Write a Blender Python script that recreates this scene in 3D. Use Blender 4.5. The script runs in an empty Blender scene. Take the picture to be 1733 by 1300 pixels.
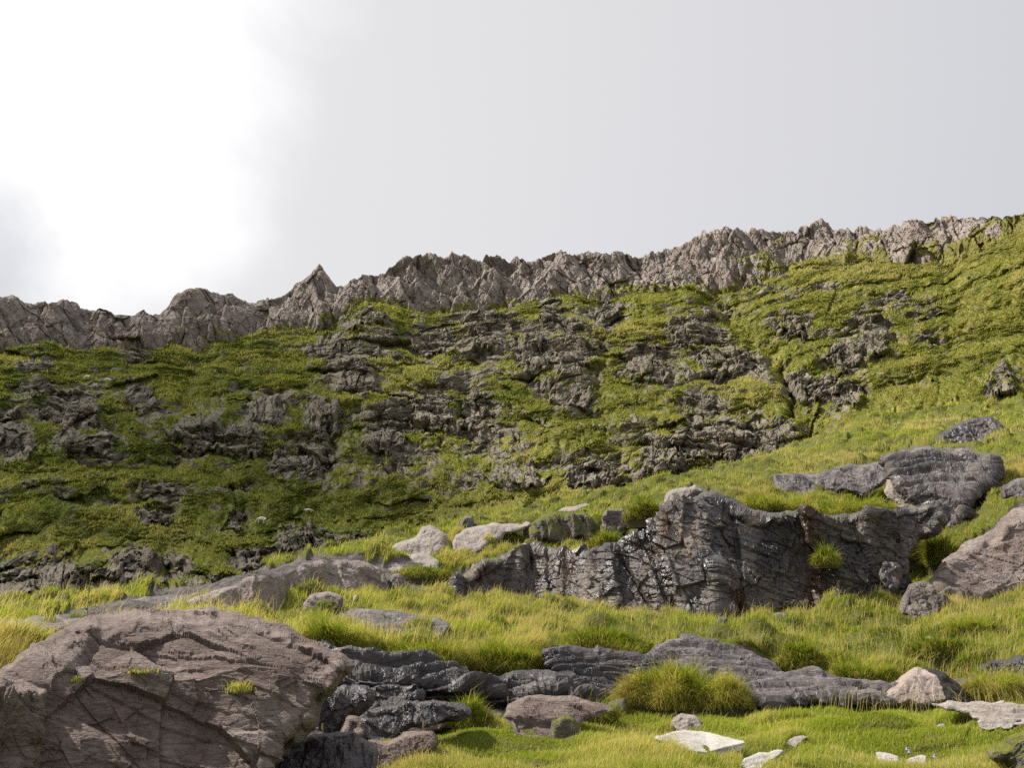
import bpy, bmesh, math, random
import numpy as np
from mathutils import Vector
random.seed(7)
rng = np.random.default_rng(7)
S = bpy.context.scene
COL = S.collection
R = math.radians

# ------------------------------------------------------------------ camera
F, CX, CY, PITCH, Z0 = 1664.5, 866.5, 650.0, R(14.5), 1.65
cd = bpy.data.cameras.new('camera'); cam = bpy.data.objects.new('camera', cd); COL.objects.link(cam)
cam.location = (0, 0, Z0); cam.rotation_euler = (R(90) + PITCH, 0, 0)
cd.sensor_width = 36; cd.lens = 36 * F / 1733; cd.clip_start = 0.1; cd.clip_end = 6000
S.camera = cam

# ------------------------------------------------------------------ light
SUN_AZ, SUN_EL = R(-72), R(47)            # to the left of the view, a little ahead
sd = Vector((math.sin(SUN_AZ) * math.cos(SUN_EL), math.cos(SUN_AZ) * math.cos(SUN_EL), math.sin(SUN_EL)))
sl = bpy.data.lights.new('sun', 'SUN'); sl.energy = 5.0; sl.angle = R(0.6); sl.color = (1.0, 0.93, 0.82)
so = bpy.data.objects.new('sun', sl); COL.objects.link(so); so.rotation_euler = sd.to_track_quat('Z', 'Y').to_euler()
S.view_settings.view_transform = 'Standard'; S.view_settings.look = 'None'
S.view_settings.exposure = 0.64; S.view_settings.gamma = 1.0
S.cycles.max_bounces = 5; S.cycles.diffuse_bounces = 3; S.cycles.glossy_bounces = 2; S.cycles.transmission_bounces = 3
S.cycles.transparent_max_bounces = 24; S.cycles.use_denoising = False

def N(nt, t, **kw):
    n = nt.nodes.new(t)
    for k, v in kw.items():
        if k == 'i':
            for a, b in v.items(): n.inputs[a].default_value = b
        else: setattr(n, k, v)
    return n
def mth(nt, op, a, b=None, c=None, clamp=False):
    n = nt.nodes.new('ShaderNodeMath'); n.operation = op; n.use_clamp = clamp
    for i, v in enumerate((a, b, c)):
        if v is None: continue
        if isinstance(v, (int, float)): n.inputs[i].default_value = v
        else: nt.links.new(v, n.inputs[i])
    return n.outputs[0]
def ramp(nt, src, lo, hi, a=0.0, b=1.0):
    n = nt.nodes.new('ShaderNodeMapRange'); n.interpolation_type = 'SMOOTHSTEP'
    nt.links.new(src, n.inputs[0])
    for i, v in zip((1, 2, 3, 4), (lo, hi, a, b)): n.inputs[i].default_value = v
    return n.outputs[0]
def mixc(nt, f, a, b, mode='MIX'):
    n = nt.nodes.new('ShaderNodeMix'); n.data_type = 'RGBA'; n.blend_type = mode
    for s, v in ((n.inputs[0], f), (n.inputs[6], a), (n.inputs[7], b)):
        if isinstance(v, (int, float)): s.default_value = v
        elif isinstance(v, tuple): s.default_value = (*v, 1.0) if len(v) == 3 else v
        else: nt.links.new(v, s)
    return n.outputs[2]
def noise(nt, vec, scale, detail=4.0, rough=0.55, dist=0.0):
    n = nt.nodes.new('ShaderNodeTexNoise'); nt.links.new(vec, n.inputs['Vector'])
    n.inputs['Scale'].default_value = scale; n.inputs['Detail'].default_value = detail
    n.inputs['Roughness'].default_value = rough; n.inputs['Distortion'].default_value = dist
    return n.outputs[0]

def pix_dir(x, y):
    dx = (np.asarray(x, float) - CX) / F; dz = -(np.asarray(y, float) - CY) / F
    c, s = math.cos(PITCH), math.sin(PITCH)
    return dx, c - dz * s, s + dz * c

# sky: clear Nishita sky seen through an almost closed layer of bright thin cloud
w = bpy.data.worlds.new('World'); S.world = w; w.use_nodes = True
nt = w.node_tree; nt.nodes.clear()
sky = N(nt, 'ShaderNodeTexSky', sky_type='NISHITA', sun_disc=False, sun_elevation=SUN_EL, sun_rotation=SUN_AZ)
bg1 = N(nt, 'ShaderNodeBackground'); bg1.inputs[1].default_value = 0.1; nt.links.new(sky.outputs[0], bg1.inputs[0])
tc = N(nt, 'ShaderNodeTexCoord'); D = tc.outputs['Generated']
def dirdot(x, y):
    d = np.array(pix_dir(x, y)); d /= np.linalg.norm(d)
    n = nt.nodes.new('ShaderNodeVectorMath'); n.operation = 'DOT_PRODUCT'
    nt.links.new(D, n.inputs[0]); n.inputs[1].default_value = tuple(d)
    return n.outputs['Value']
nz = noise(nt, D, 3.2, 5, 0.55, 0.4)
nz2 = noise(nt, D, 1.4, 3, 0.5)
ang1 = mth(nt, 'ARCCOSINE', dirdot(60, 60))
ang2 = mth(nt, 'ARCCOSINE', dirdot(120, 330))
wob = mth(nt, 'MULTIPLY_ADD', nz, 0.34, -0.17)
g1 = ramp(nt, mth(nt, 'ADD', ang1, wob), 0.15, 0.29, 1.0, 0.0)
g2 = ramp(nt, mth(nt, 'ADD', ang2, wob), 0.03, 0.18, 1.0, 0.0)
glow = mth(nt, 'MAXIMUM', g1, g2)
wide = ramp(nt, ang1, 0.2, 1.1, 1.0, 0.0)
base = mixc(nt, wide, (0.405, 0.407, 0.437), (0.55, 0.543, 0.543))
base = mixc(nt, ramp(nt, nz2, 0.35, 0.7, 0.0, 0.35), base, (0.485, 0.478, 0.476))
gl_ = ramp(nt, mth(nt, 'ADD', mth(nt, 'ARCCOSINE', dirdot(-60, 420)), mth(nt, 'MULTIPLY_ADD', noise(nt, D, 9, 5, 0.6), 0.12, -0.06)), 0.02, 0.10, 0.75, 0.0)
base = mixc(nt, gl_, base, (0.43, 0.434, 0.457))
cl = mixc(nt, mth(nt, 'MULTIPLY', glow, mth(nt, 'SUBTRACT', 1.0, gl_)), base, (0.73, 0.72, 0.715))
bg2 = N(nt, 'ShaderNodeBackground'); nt.links.new(cl, bg2.inputs[0]); bg2.inputs[1].default_value = 1.0
mx = N(nt, 'ShaderNodeMixShader'); mx.inputs[0].default_value = 0.93
nt.links.new(bg1.outputs[0], mx.inputs[1]); nt.links.new(bg2.outputs[0], mx.inputs[2])
wo = N(nt, 'ShaderNodeOutputWorld'); nt.links.new(mx.outputs[0], wo.inputs[0])

# ------------------------------------------------------------------ numeric noise
def h32(*ks, seed=0):
    h = np.full(np.broadcast(*ks).shape, (seed * 2654435761 + 12345) & 0xffffffff, np.uint32)
    for k in ks:
        h = (h ^ (np.asarray(k).astype(np.int64).astype(np.uint32) * np.uint32(0x9E3779B1))) * np.uint32(0x85EBCA6B)
        h ^= h >> np.uint32(13); h *= np.uint32(0xC2B2AE35); h ^= h >> np.uint32(16)
    return h
def hf(h, k):
    a = (h + np.uint32((k * 0x632BE5AB) & 0xffffffff)) * np.uint32(0x27D4EB2F); a ^= a >> np.uint32(15)
    a *= np.uint32(0x165667B1); a ^= a >> np.uint32(14)
    return a.astype(np.float32) * np.float32(2.3283064e-10)
def vn2(x, y, seed=0):
    xi = np.floor(x); yi = np.floor(y); fx = x - xi; fy = y - yi
    fx = fx * fx * (3 - 2 * fx); fy = fy * fy * (3 - 2 * fy)
    a = hf(h32(xi, yi, seed=seed), 1); b = hf(h32(xi + 1, yi, seed=seed), 1)
    c = hf(h32(xi, yi + 1, seed=seed), 1); d = hf(h32(xi + 1, yi + 1, seed=seed), 1)
    return ((a * (1 - fx) + b * fx) * (1 - fy) + (c * (1 - fx) + d * fx) * fy) * 2 - 1
def fbm(x, y, seed=0, o=4, g=0.5):
    s = 0; a = 1; t = 0
    for k in range(o):
        s = s + a * vn2(x * 2 ** k + 17.3 * k, y * 2 ** k - 9.1 * k, seed + k); t += a; a *= g
    return s / t * 1.5
def worley2(x, y, seed=0, jit=0.9):
    """nearest and second nearest cell: (F1, F2, hash, dx, dy)"""
    xi = np.floor(x); yi = np.floor(y)
    f1 = np.full(x.shape, 9., np.float32); f2 = f1.copy()
    hh = np.zeros(x.shape, np.uint32); ddx = np.zeros(x.shape, np.float32); ddy = ddx.copy()
    for i in (-1, 0, 1):
        for j in (-1, 0, 1):
            h = h32(xi + i, yi + j, seed=seed)
            dx = (x - (xi + i + 0.5 + jit * (hf(h, 1) - 0.5))).astype(np.float32)
            dy = (y - (yi + j + 0.5 + jit * (hf(h, 2) - 0.5))).astype(np.float32)
            d = dx * dx + dy * dy
            m = d < f1
            f2 = np.where(m, f1, np.minimum(f2, d)); f1 = np.where(m, d, f1)
            hh = np.where(m, h, hh); ddx = np.where(m, dx, ddx); ddy = np.where(m, dy, ddy)
    return np.sqrt(f1), np.sqrt(f2), hh, ddx, ddy
def worley3(p, seed=0, jit=0.9):
    c = np.floor(p); n = len(p)
    f1 = np.full(n, 9., np.float32); f2 = f1.copy(); hh = np.zeros(n, np.uint32); dd = np.zeros((n, 3), np.float32)
    for i in (-1, 0, 1):
        for j in (-1, 0, 1):
            for k in (-1, 0, 1):
                h = h32(c[:, 0] + i, c[:, 1] + j, c[:, 2] + k, seed=seed)
                q = np.stack([p[:, a] - (c[:, a] + (i, j, k)[a] + 0.5 + jit * (hf(h, a + 1) - 0.5)) for a in range(3)], 1).astype(np.float32)
                d = (q * q).sum(1); m = d < f1
                f2 = np.where(m, f1, np.minimum(f2, d)); f1 = np.where(m, d, f1)
                hh = np.where(m, h, hh); dd = np.where(m[:, None], q, dd)
    return np.sqrt(f1), np.sqrt(f2), hh, dd
def sstep(x, a, b):
    t = np.clip((x - a) / (b - a), 0, 1); return t * t * (3 - 2 * t)
def fbm3(p, sc, seed, o=4):
    return 0.6 * (fbm(p[:, 0] / sc + 0.6 * p[:, 1] / sc, p[:, 2] / sc, seed, o) + fbm(p[:, 1] / sc - 0.4 * p[:, 2] / sc, p[:, 0] / sc, seed + 7, o))
def facet(p, cs, sc, seed, o=2):
    """undulation of wavelength sc cut into flat faces about cs across"""
    f1, f2, hh, dv = worley3(p / cs, seed + 33)
    c = p - dv * cs; e = cs * 0.3; n0 = fbm3(c, sc, seed, o); out = n0
    for k in range(3):
        q = c.copy(); q[:, k] += e
        out = out + (fbm3(q, sc, seed, o) - n0) / e * dv[:, k] * cs
    return out
def fracture(p, cell, amp, seed):
    """broad form cut into flat facets, plus cleavage steps along a few oblique joint directions (metres)"""
    rg = np.random.default_rng(seed + 500)
    w_ = np.stack([fbm3(p, cell * 1.3, seed + 70 + k, 3) for k in range(3)], 1) * 0.16 * cell
    q = p + w_
    d = amp * (1.15 * facet(q, cell * 0.75, cell * 2.0, seed + 1) + 0.55 * facet(q, cell * 0.30, cell * 0.7, seed + 2) + 0.22 * facet(q, cell * 0.11, cell * 0.26, seed + 3))
    for cs, am in ((1.5, 0.8), (0.9, 0.6), (0.5, 0.4), (0.27, 0.24), (0.14, 0.13), (0.07, 0.075), (0.037, 0.045)):
        n = rg.normal(size=3) * np.array([1, 0.7, 1]); n /= np.linalg.norm(n); L = cell * cs
        t2_ = np.cross(n, rg.normal(size=3)); t2_ /= np.linalg.norm(t2_)
        sv_ = p @ n / L + 0.45 * fbm3(p, L * 3.0, seed + 11, 2); fl = np.floor(sv_); fr = sv_ - fl
        along = p @ t2_ / (L * 2.5) + hf(h32(fl, seed=seed), 3) * 7; fa = np.floor(along)
        g = hf(h32(fl, fa, seed=seed + 3), 2) * sstep(np.abs(along - fa - 0.5), 0.5, 0.40)
        d = d + amp * am * g * (fr - sstep(fr, 0.90, 1.0) - 0.4)
    return d

# ------------------------------------------------------------------ mesh helpers
def mesh_obj(name, co, quads=None, tris=None, mat=None, attrs=None, parent=None, smooth=False, origin=None):
    co = np.asarray(co, np.float32)
    if origin is not None: co = co - np.asarray(origin, np.float32)
    me = bpy.data.meshes.new(name)
    q = np.zeros((0, 4), np.int32) if quads is None else np.asarray(quads, np.int32)
    t = np.zeros((0, 3), np.int32) if tris is None else np.asarray(tris, np.int32)
    me.vertices.add(len(co)); me.vertices.foreach_set('co', co.ravel())
    me.loops.add(q.size + t.size); me.loops.foreach_set('vertex_index', np.concatenate([q.ravel(), t.ravel()]))
    me.polygons.add(len(q) + len(t))
    st = np.concatenate([np.arange(len(q)) * 4, q.size + np.arange(len(t)) * 3]).astype(np.int32)
    me.polygons.foreach_set('loop_start', st)
    me.polygons.foreach_set('use_smooth', np.full(len(st), smooth, bool))
    for k, v in (attrs or {}).items():
        v = np.asarray(v, np.float32)
        a = me.attributes.new(k, 'FLOAT', 'POINT'); a.data.foreach_set('value', v.ravel())
    me.update(calc_edges=True)
    if mat: me.materials.append(mat)
    o = bpy.data.objects.new(name, me); COL.objects.link(o)
    if origin is not None: o.location = tuple(float(v) for v in origin)
    if parent:
        o.parent = parent
        if origin is not None: o.location = o.location - parent.location
    return o
def tag(o, label=None, cat=None, group=None, kind=None):
    if label: o['label'] = label
    if cat: o['category'] = cat
    if group: o['group'] = group
    if kind: o['kind'] = kind
    return o
def gridquads(nr, nc):
    i = np.arange(nr * nc).reshape(nr, nc)
    return np.stack([i[:-1, :-1], i[:-1, 1:], i[1:, 1:], i[1:, :-1]], -1).reshape(-1, 4)

# ------------------------------------------------------------------ materials
def matbase(name):
    m = bpy.data.materials.new(name); m.use_nodes = True; nt = m.node_tree; nt.nodes.clear()
    out = N(nt, 'ShaderNodeOutputMaterial'); b = N(nt, 'ShaderNodeBsdfPrincipled')
    nt.links.new(b.outputs[0], out.inputs[0])
    return m, nt, b, out
def attr(nt, name):
    n = N(nt, 'ShaderNodeAttribute'); n.attribute_name = name; return n.outputs['Fac']

def rock_mat(name, c1, c2, c3, sc=1.0, wet=0.0, moss=0.0, lichen=0.2, bump=0.03, pale=(0.42, 0.40, 0.37), mosscol=(0.075, 0.10, 0.012), halves=None, rust=0):
    """c1/c2 broad patches, c3 fine dark mineral; wet = share of the face that is wet and glossy"""
    m, nt, b, out = matbase(name)
    tcn = N(nt, 'ShaderNodeTexCoord'); V = tcn.outputs['Object']
    a = noise(nt, V, 1.1 * sc, 5, 0.6, 0.6); f = noise(nt, V, 14 * sc, 5, 0.65); g = noise(nt, V, 4.0 * sc, 6, 0.7, 0.3)
    col = mixc(nt, ramp(nt, a, 0.38, 0.62), c1, c2)
    col = mixc(nt, ramp(nt, g, 0.52, 0.72, 0, 0.75), col, c3)
    col = mixc(nt, ramp(nt, f, 0.35, 0.7, 0.0, 1.0), col, mixc(nt, 1.0, col, (1.35, 1.32, 1.3), 'MULTIPLY'))
    if lichen > 0:
        vo = N(nt, 'ShaderNodeTexVoronoi'); vo.inputs['Scale'].default_value = 9 * sc; nt.links.new(V, vo.inputs['Vector'])
        vd = mth(nt, 'ADD', vo.outputs['Distance'], mth(nt, 'MULTIPLY', f, 0.5))
        li = mth(nt, 'MULTIPLY', ramp(nt, vd, 0.42, 0.50, 1, 0), ramp(nt, a, 0.62 - 0.4 * lichen, 0.75 - 0.4 * lichen))
        col = mixc(nt, mth(nt, 'MULTIPLY', li, 0.75), col, pale)
    if halves:                       # sharply darker to one side of a line (object x)
        sx = N(nt, 'ShaderNodeSeparateXYZ'); nt.links.new(V, sx.inputs[0])
        hw = ramp(nt, mth(nt, 'ADD', sx.outputs[0], mth(nt, 'MULTIPLY_ADD', g, 0.16, -0.08)), halves - 0.01, halves + 0.015)
        col = mixc(nt, hw, col, (0.022, 0.018, 0.017))
    rough = None
    if rust:
        mq = N(nt, 'ShaderNodeMapping'); mq.inputs['Scale'].default_value = (1, 1, 0.12); nt.links.new(V, mq.inputs[0])
        rs = noise(nt, mq.outputs[0], 0.8 * sc, 3, 0.5, 0.3)
        col = mixc(nt, mth(nt, 'MULTIPLY', ramp(nt, rs, 0.60, 0.68), rust), col, (0.17, 0.085, 0.045))
    mp = N(nt, 'ShaderNodeMapping'); mp.inputs['Scale'].default_value = (1, 1, 0.3); nt.links.new(V, mp.inputs[0])
    if wet > 0:
        ws = noise(nt, mp.outputs[0], 0.9 * sc, 5, 0.6, 0.5)
        wf = ramp(nt, ws, 0.72 - 0.5 * wet, 0.80 - 0.5 * wet)
        dk = mixc(nt, 1.0, col, (0.36, 0.355, 0.37), 'MULTIPLY')
        col = mixc(nt, wf, col, dk)
        rr = ramp(nt, a, 0.35, 0.65, 0.3, 0.55)
        rough = mth(nt, 'ADD', mth(nt, 'MULTIPLY', rr, wf), mth(nt, 'MULTIPLY', mth(nt, 'SUBTRACT', 1.0, wf), 0.85))
    if moss > 0:
        ge = N(nt, 'ShaderNodeNewGeometry'); sx = N(nt, 'ShaderNodeSeparateXYZ'); nt.links.new(ge.outputs['Normal'], sx.inputs[0])
        ms = mth(nt, 'ADD', mth(nt, 'MULTIPLY', sx.outputs[2], 0.45), mth(nt, 'ADD', mth(nt, 'MULTIPLY', g, 0.6), mth(nt, 'MULTIPLY', a, 0.5)))
        mf = ramp(nt, ms, 1.02 - 0.55 * moss, 1.10 - 0.55 * moss)
        col = mixc(nt, mf, col, mixc(nt, f, mosscol, (mosscol[0] * 2.2, mosscol[1] * 2.0, mosscol[2] * 2)))
        if rough is not None: rough = mth(nt, 'MAXIMUM', rough, mf)
    nt.links.new(col, b.inputs['Base Color'])
    if rough is not None: nt.links.new(rough, b.inputs['Roughness'])
    else: b.inputs['Roughness'].default_value = 0.85
    mp2 = N(nt, 'ShaderNodeMapping'); mp2.inputs['Scale'].default_value = (1, 1, 4.5); mp2.inputs['Rotation'].default_value = (0.2, 0.5, 0.1)
    nt.links.new(V, mp2.inputs[0])
    bn = noise(nt, mp2.outputs[0], 7 * sc, 8, 0.72, 0.4)
    wv = N(nt, 'ShaderNodeVectorMath', operation='MULTIPLY_ADD'); cn = N(nt, 'ShaderNodeTexNoise'); cn.inputs['Scale'].default_value = 3 * sc; cn.inputs['Detail'].default_value = 4
    nt.links.new(mp2.outputs[0], cn.inputs['Vector']); nt.links.new(cn.outputs['Color'], wv.inputs[0]); wv.inputs[1].default_value = (0.5, 0.5, 0.5); nt.links.new(mp2.outputs[0], wv.inputs[2])
    cv = N(nt, 'ShaderNodeTexVoronoi', feature='DISTANCE_TO_EDGE'); cv.inputs['Scale'].default_value = 1.6 * sc; nt.links.new(wv.outputs[0], cv.inputs['Vector'])
    cv2 = N(nt, 'ShaderNodeTexVoronoi', feature='DISTANCE_TO_EDGE'); cv2.inputs['Scale'].default_value = 5 * sc; nt.links.new(wv.outputs[0], cv2.inputs['Vector'])
    ck = mth(nt, 'ADD', ramp(nt, cv.outputs['Distance'], 0.0, 0.03), mth(nt, 'MULTIPLY', ramp(nt, cv2.outputs['Distance'], 0.0, 0.06), 0.45))
    bn = mth(nt, 'ADD', bn, mth(nt, 'MULTIPLY', ck, 0.5))
    bu = N(nt, 'ShaderNodeBump'); bu.inputs['Strength'].default_value = 0.9; bu.inputs['Distance'].default_value = bump
    if wet > 0: nt.links.new(mth(nt, 'MULTIPLY_ADD', wf, -bump * 0.65, bump), bu.inputs['Distance'])
    nt.links.new(bn, bu.inputs['Height']); nt.links.new(bu.outputs[0], b.inputs['Normal'])
    return m

def terrain_mat(name, sc, rc1, rc2, gc1, gc2, gc3, soil, bump, lich=0.6, tint=None, mixs=0.5, zs=1.0):
    """rock where attribute 'turf' is 0, turf where it is 1"""
    m, nt, b, out = matbase(name)
    V = N(nt, 'ShaderNodeTexCoord').outputs['Object']
    mz = N(nt, 'ShaderNodeMapping'); mz.inputs['Scale'].default_value = (1, 1, zs); mz.inputs['Rotation'].default_value = (0, 0.05, 0); nt.links.new(V, mz.inputs[0]); Vz = mz.outputs[0]
    a = noise(nt, V, 0.9 * sc, 4, 0.6); f = noise(nt, Vz, 12 * sc, 5, 0.65); g = noise(nt, Vz, 3.5 * sc, 6, 0.65, 0.6)
    rc = mixc(nt, ramp(nt, a, 0.35, 0.65), rc1, rc2)
    rc = mixc(nt, ramp(nt, g, 0.35, 0.7, 0.0, 0.7), rc, mixc(nt, 1.0, rc, (0.45, 0.45, 0.46), 'MULTIPLY'))
    sp = N(nt, 'ShaderNodeTexVoronoi'); sp.inputs['Scale'].default_value = 11 * sc; nt.links.new(V, sp.inputs['Vector'])
    lf = mth(nt, 'MULTIPLY', ramp(nt, mth(nt, 'ADD', sp.outputs['Distance'], mth(nt, 'MULTIPLY', f, 0.6)), 0.40, 0.52, 1, 0), lich)
    rc = mixc(nt, lf, rc, (0.36, 0.35, 0.32))
    gc = mixc(nt, ramp(nt, a, 0.33, 0.66), gc1, gc2)
    gc = mixc(nt, ramp(nt, g, 0.5, 0.68, 0, 0.8), gc, gc3)
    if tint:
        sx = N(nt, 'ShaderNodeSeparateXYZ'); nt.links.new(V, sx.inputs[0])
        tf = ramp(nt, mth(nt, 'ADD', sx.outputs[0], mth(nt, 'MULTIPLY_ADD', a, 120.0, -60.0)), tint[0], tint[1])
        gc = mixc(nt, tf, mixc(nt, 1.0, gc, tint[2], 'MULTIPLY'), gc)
    gc = mixc(nt, ramp(nt, f, 0.3, 0.72), mixc(nt, 1.0, gc, (0.62, 0.66, 0.6), 'MULTIPLY'), mixc(nt, 1.0, gc, (1.3, 1.28, 1.2), 'MULTIPLY'))
    t = mth(nt, 'ADD', attr(nt, 'turf'), mth(nt, 'ADD', mth(nt, 'MULTIPLY_ADD', f, 1.0 * mixs, -0.5 * mixs), mth(nt, 'MULTIPLY_ADD', g, 0.9 * mixs, -0.45 * mixs)))
    tf = ramp(nt, t, 0.42, 0.58)
    col = mixc(nt, tf, rc, gc)
    sf = mth(nt, 'MULTIPLY', ramp(nt, mth(nt, 'ABSOLUTE', mth(nt, 'SUBTRACT', t, 0.5)), 0.0, 0.16, 1, 0), 0.6)
    col = mixc(nt, sf, col, soil)
    nt.links.new(col, b.inputs['Base Color']); b.inputs['Roughness'].default_value = 0.9
    b.inputs['Specular IOR Level'].default_value = 0.25
    bn = noise(nt, V, 6 * sc, 8, 0.75, 0.2)
    bu = N(nt, 'ShaderNodeBump'); bu.inputs['Strength'].default_value = 1.0; bu.inputs['Distance'].default_value = bump
    nt.links.new(bn, bu.inputs['Height']); nt.links.new(bu.outputs[0], b.inputs['Normal'])
    return m

def blade_mat(name, c_lo, c_mid, c_hi, transl=0.45):
    m = bpy.data.materials.new(name); m.use_nodes = True; nt = m.node_tree; nt.nodes.clear()
    out = N(nt, 'ShaderNodeOutputMaterial')
    t = attr(nt, 'tint')
    c = mixc(nt, ramp(nt, t, 0.0, 0.5), c_lo, c_mid); c = mixc(nt, ramp(nt, t, 0.5, 1.0), c, c_hi)
    d = N(nt, 'ShaderNodeBsdfDiffuse'); tr = N(nt, 'ShaderNodeBsdfTranslucent'); ms = N(nt, 'ShaderNodeMixShader')
    nt.links.new(c, d.inputs[0]); nt.links.new(mixc(nt, 1.0, c, (1.5, 1.45, 0.9), 'MULTIPLY'), tr.inputs[0])
    ms.inputs[0].default_value = transl; nt.links.new(d.outputs[0], ms.inputs[1]); nt.links.new(tr.outputs[0], ms.inputs[2])
    nt.links.new(ms.outputs[0], out.inputs[0])
    return m
def plain_mat(name, c, rough=0.8, c2=None, sc=8):
    m, nt, b, out = matbase(name)
    V = N(nt, 'ShaderNodeTexCoord').outputs['Object']
    col = mixc(nt, noise(nt, V, sc, 4), c, c2 or tuple(v * 0.7 for v in c))
    nt.links.new(col, b.inputs['Base Color']); b.inputs['Roughness'].default_value = rough
    return m

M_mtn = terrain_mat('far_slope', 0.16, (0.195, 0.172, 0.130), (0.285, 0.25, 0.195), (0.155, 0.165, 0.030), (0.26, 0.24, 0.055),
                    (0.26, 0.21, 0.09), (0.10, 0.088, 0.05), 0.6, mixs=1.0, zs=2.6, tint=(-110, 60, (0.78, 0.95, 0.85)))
M_ridge = terrain_mat('ridge_rock', 0.12, (0.27, 0.222, 0.195), (0.35, 0.305, 0.27), (0.2, 0.19, 0.05), (0.18, 0.17, 0.05),
                      (0.2, 0.16, 0.06), (0.12, 0.09, 0.07), 0.5, lich=0.25)
M_near = terrain_mat('turf_ground', 1.6, (0.13, 0.112, 0.108), (0.19, 0.162, 0.15), (0.11, 0.125, 0.02), (0.13, 0.125, 0.03),
                     (0.11, 0.085, 0.035), (0.05, 0.04, 0.025), 0.05)
M_pink = rock_mat('pinkish_rock', (0.205, 0.158, 0.142), (0.265, 0.225, 0.205), (0.12, 0.098, 0.092), 0.8, wet=0.0, lichen=0.12, bump=0.05)
M_brown = rock_mat('brown_boulder', (0.135, 0.096, 0.082), (0.20, 0.158, 0.14), (0.075, 0.057, 0.05), 1.0, wet=0.12, lichen=0.1, bump=0.045)
M_grey = rock_mat('grey_slab', (0.125, 0.112, 0.113), (0.20, 0.174, 0.168), (0.075, 0.068, 0.07), 0.8, wet=0.5, lichen=0.2, bump=0.045)
M_wet = rock_mat('wet_black_rock', (0.085, 0.078, 0.082), (0.15, 0.125, 0.118), (0.045, 0.042, 0.048), 0.9, wet=0.75, lichen=0.05, bump=0.045)
M_wall = rock_mat('wet_cliff', (0.105, 0.096, 0.098), (0.215, 0.175, 0.152), (0.05, 0.047, 0.052), 0.6, wet=0.62, lichen=0.6, bump=0.035, moss=0.12, rust=0.8)
M_wallb = rock_mat('brown_cliff', (0.135, 0.112, 0.105), (0.215, 0.18, 0.165), (0.065, 0.06, 0.06), 0.6, wet=0.4, lichen=0.25, bump=0.05, moss=0.2)
M_mossy = rock_mat('mossy_rock', (0.10, 0.09, 0.08), (0.17, 0.15, 0.13), (0.06, 0.055, 0.05), 1.2, wet=0.2, moss=0.62, lichen=0.3, mosscol=(0.085, 0.095, 0.012))
M_far = rock_mat('far_stone', (0.13, 0.115, 0.10), (0.19, 0.17, 0.145), (0.08, 0.075, 0.065), 0.5, lichen=0.4, bump=0.1)
M_scree = rock_mat('ridge_block', (0.19, 0.16, 0.14), (0.25, 0.22, 0.195), (0.12, 0.105, 0.095), 0.4, lichen=0.2, bump=0.1)
M_white = rock_mat('pale_slab', (0.34, 0.33, 0.295), (0.42, 0.405, 0.37), (0.25, 0.24, 0.21), 2.0, lichen=0.15, bump=0.006, pale=(0.48, 0.46, 0.42))
M_pale = rock_mat('pale_stone', (0.26, 0.222, 0.20), (0.33, 0.295, 0.265), (0.16, 0.14, 0.125), 1.6, lichen=0.3, bump=0.02)
M_two = rock_mat('two_tone_boulder', (0.30, 0.24, 0.21), (0.36, 0.30, 0.27), (0.2, 0.165, 0.15), 2.0, lichen=0.2, halves=0.16, bump=0.015)
M_grass = blade_mat('grass_blades', (0.12, 0.175, 0.016), (0.285, 0.345, 0.042), (0.56, 0.47, 0.21))
M_tuss = blade_mat('tussock_blades', (0.10, 0.15, 0.012), (0.24, 0.30, 0.030), (0.46, 0.37, 0.14))

# a thin cloud high up to the left, outside the view: its soft shade lies over the left of the mountain
def cloud():
    m = bpy.data.materials.new('cloud'); m.use_nodes = True; nt = m.node_tree; nt.nodes.clear()
    out = N(nt, 'ShaderNodeOutputMaterial'); d = N(nt, 'ShaderNodeBsdfDiffuse'); t = N(nt, 'ShaderNodeBsdfTransparent'); mx_ = N(nt, 'ShaderNodeMixShader')
    d.inputs[0].default_value = (0.9, 0.9, 0.9, 1); mx_.inputs[0].default_value = 0.075
    nt.links.new(t.outputs[0], mx_.inputs[1]); nt.links.new(d.outputs[0], mx_.inputs[2]); nt.links.new(mx_.outputs[0], out.inputs[0])
    bm = bmesh.new(); rg_ = np.random.default_rng(3); c = Vector((-100, 235, 60)) + sd * 1500
    for k in range(34):
        v = bmesh.ops.create_icosphere(bm, subdivisions=2, radius=rg_.uniform(22, 48))['verts']
        o_ = Vector((rg_.normal(0, 34), rg_.normal(0, 75), rg_.normal(0, 6)))
        for q in v: q.co = Vector((q.co.x * 1.1, q.co.y * 1.5, q.co.z * 0.45)) + o_
    me = bpy.data.meshes.new('cloud'); bm.to_mesh(me); bm.free(); me.materials.append(m)
    for p in me.polygons: p.use_smooth = True
    o = bpy.data.objects.new('cloud', me); COL.objects.link(o); o.location = c
    tag(o, 'thin ragged cloud drifting high above the left of the valley', 'cloud', kind='stuff')
cloud()

# ------------------------------------------------------------------ terrain from contour lines traced in the view: (x -> y) and (x -> range)
def col_y(lst, x): a = np.array(lst, float); return np.interp(x, a[:, 0], a[:, 1])
XS = np.arange(-260, 1994, 3.0)
def line(ys, rs, zoff=0.0):
    y = col_y(ys, XS) if isinstance(ys, list) else np.full(XS.shape, float(ys))
    r = col_y(rs, XS) if isinstance(rs, list) else np.full(XS.shape, float(rs))
    dx, dy, dz = pix_dir(XS, y)
    h = np.hypot(dx, dy)
    az = np.arctan2(dx, dy); z = Z0 + r * dz / h + zoff
    return az, r, z
def at_az(L, az): return np.interp(az, L[0], L[1]), np.interp(az, L[0], L[2])
def world(az, r, z): return np.stack([r * np.sin(az), r * np.cos(az), z], -1)

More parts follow.
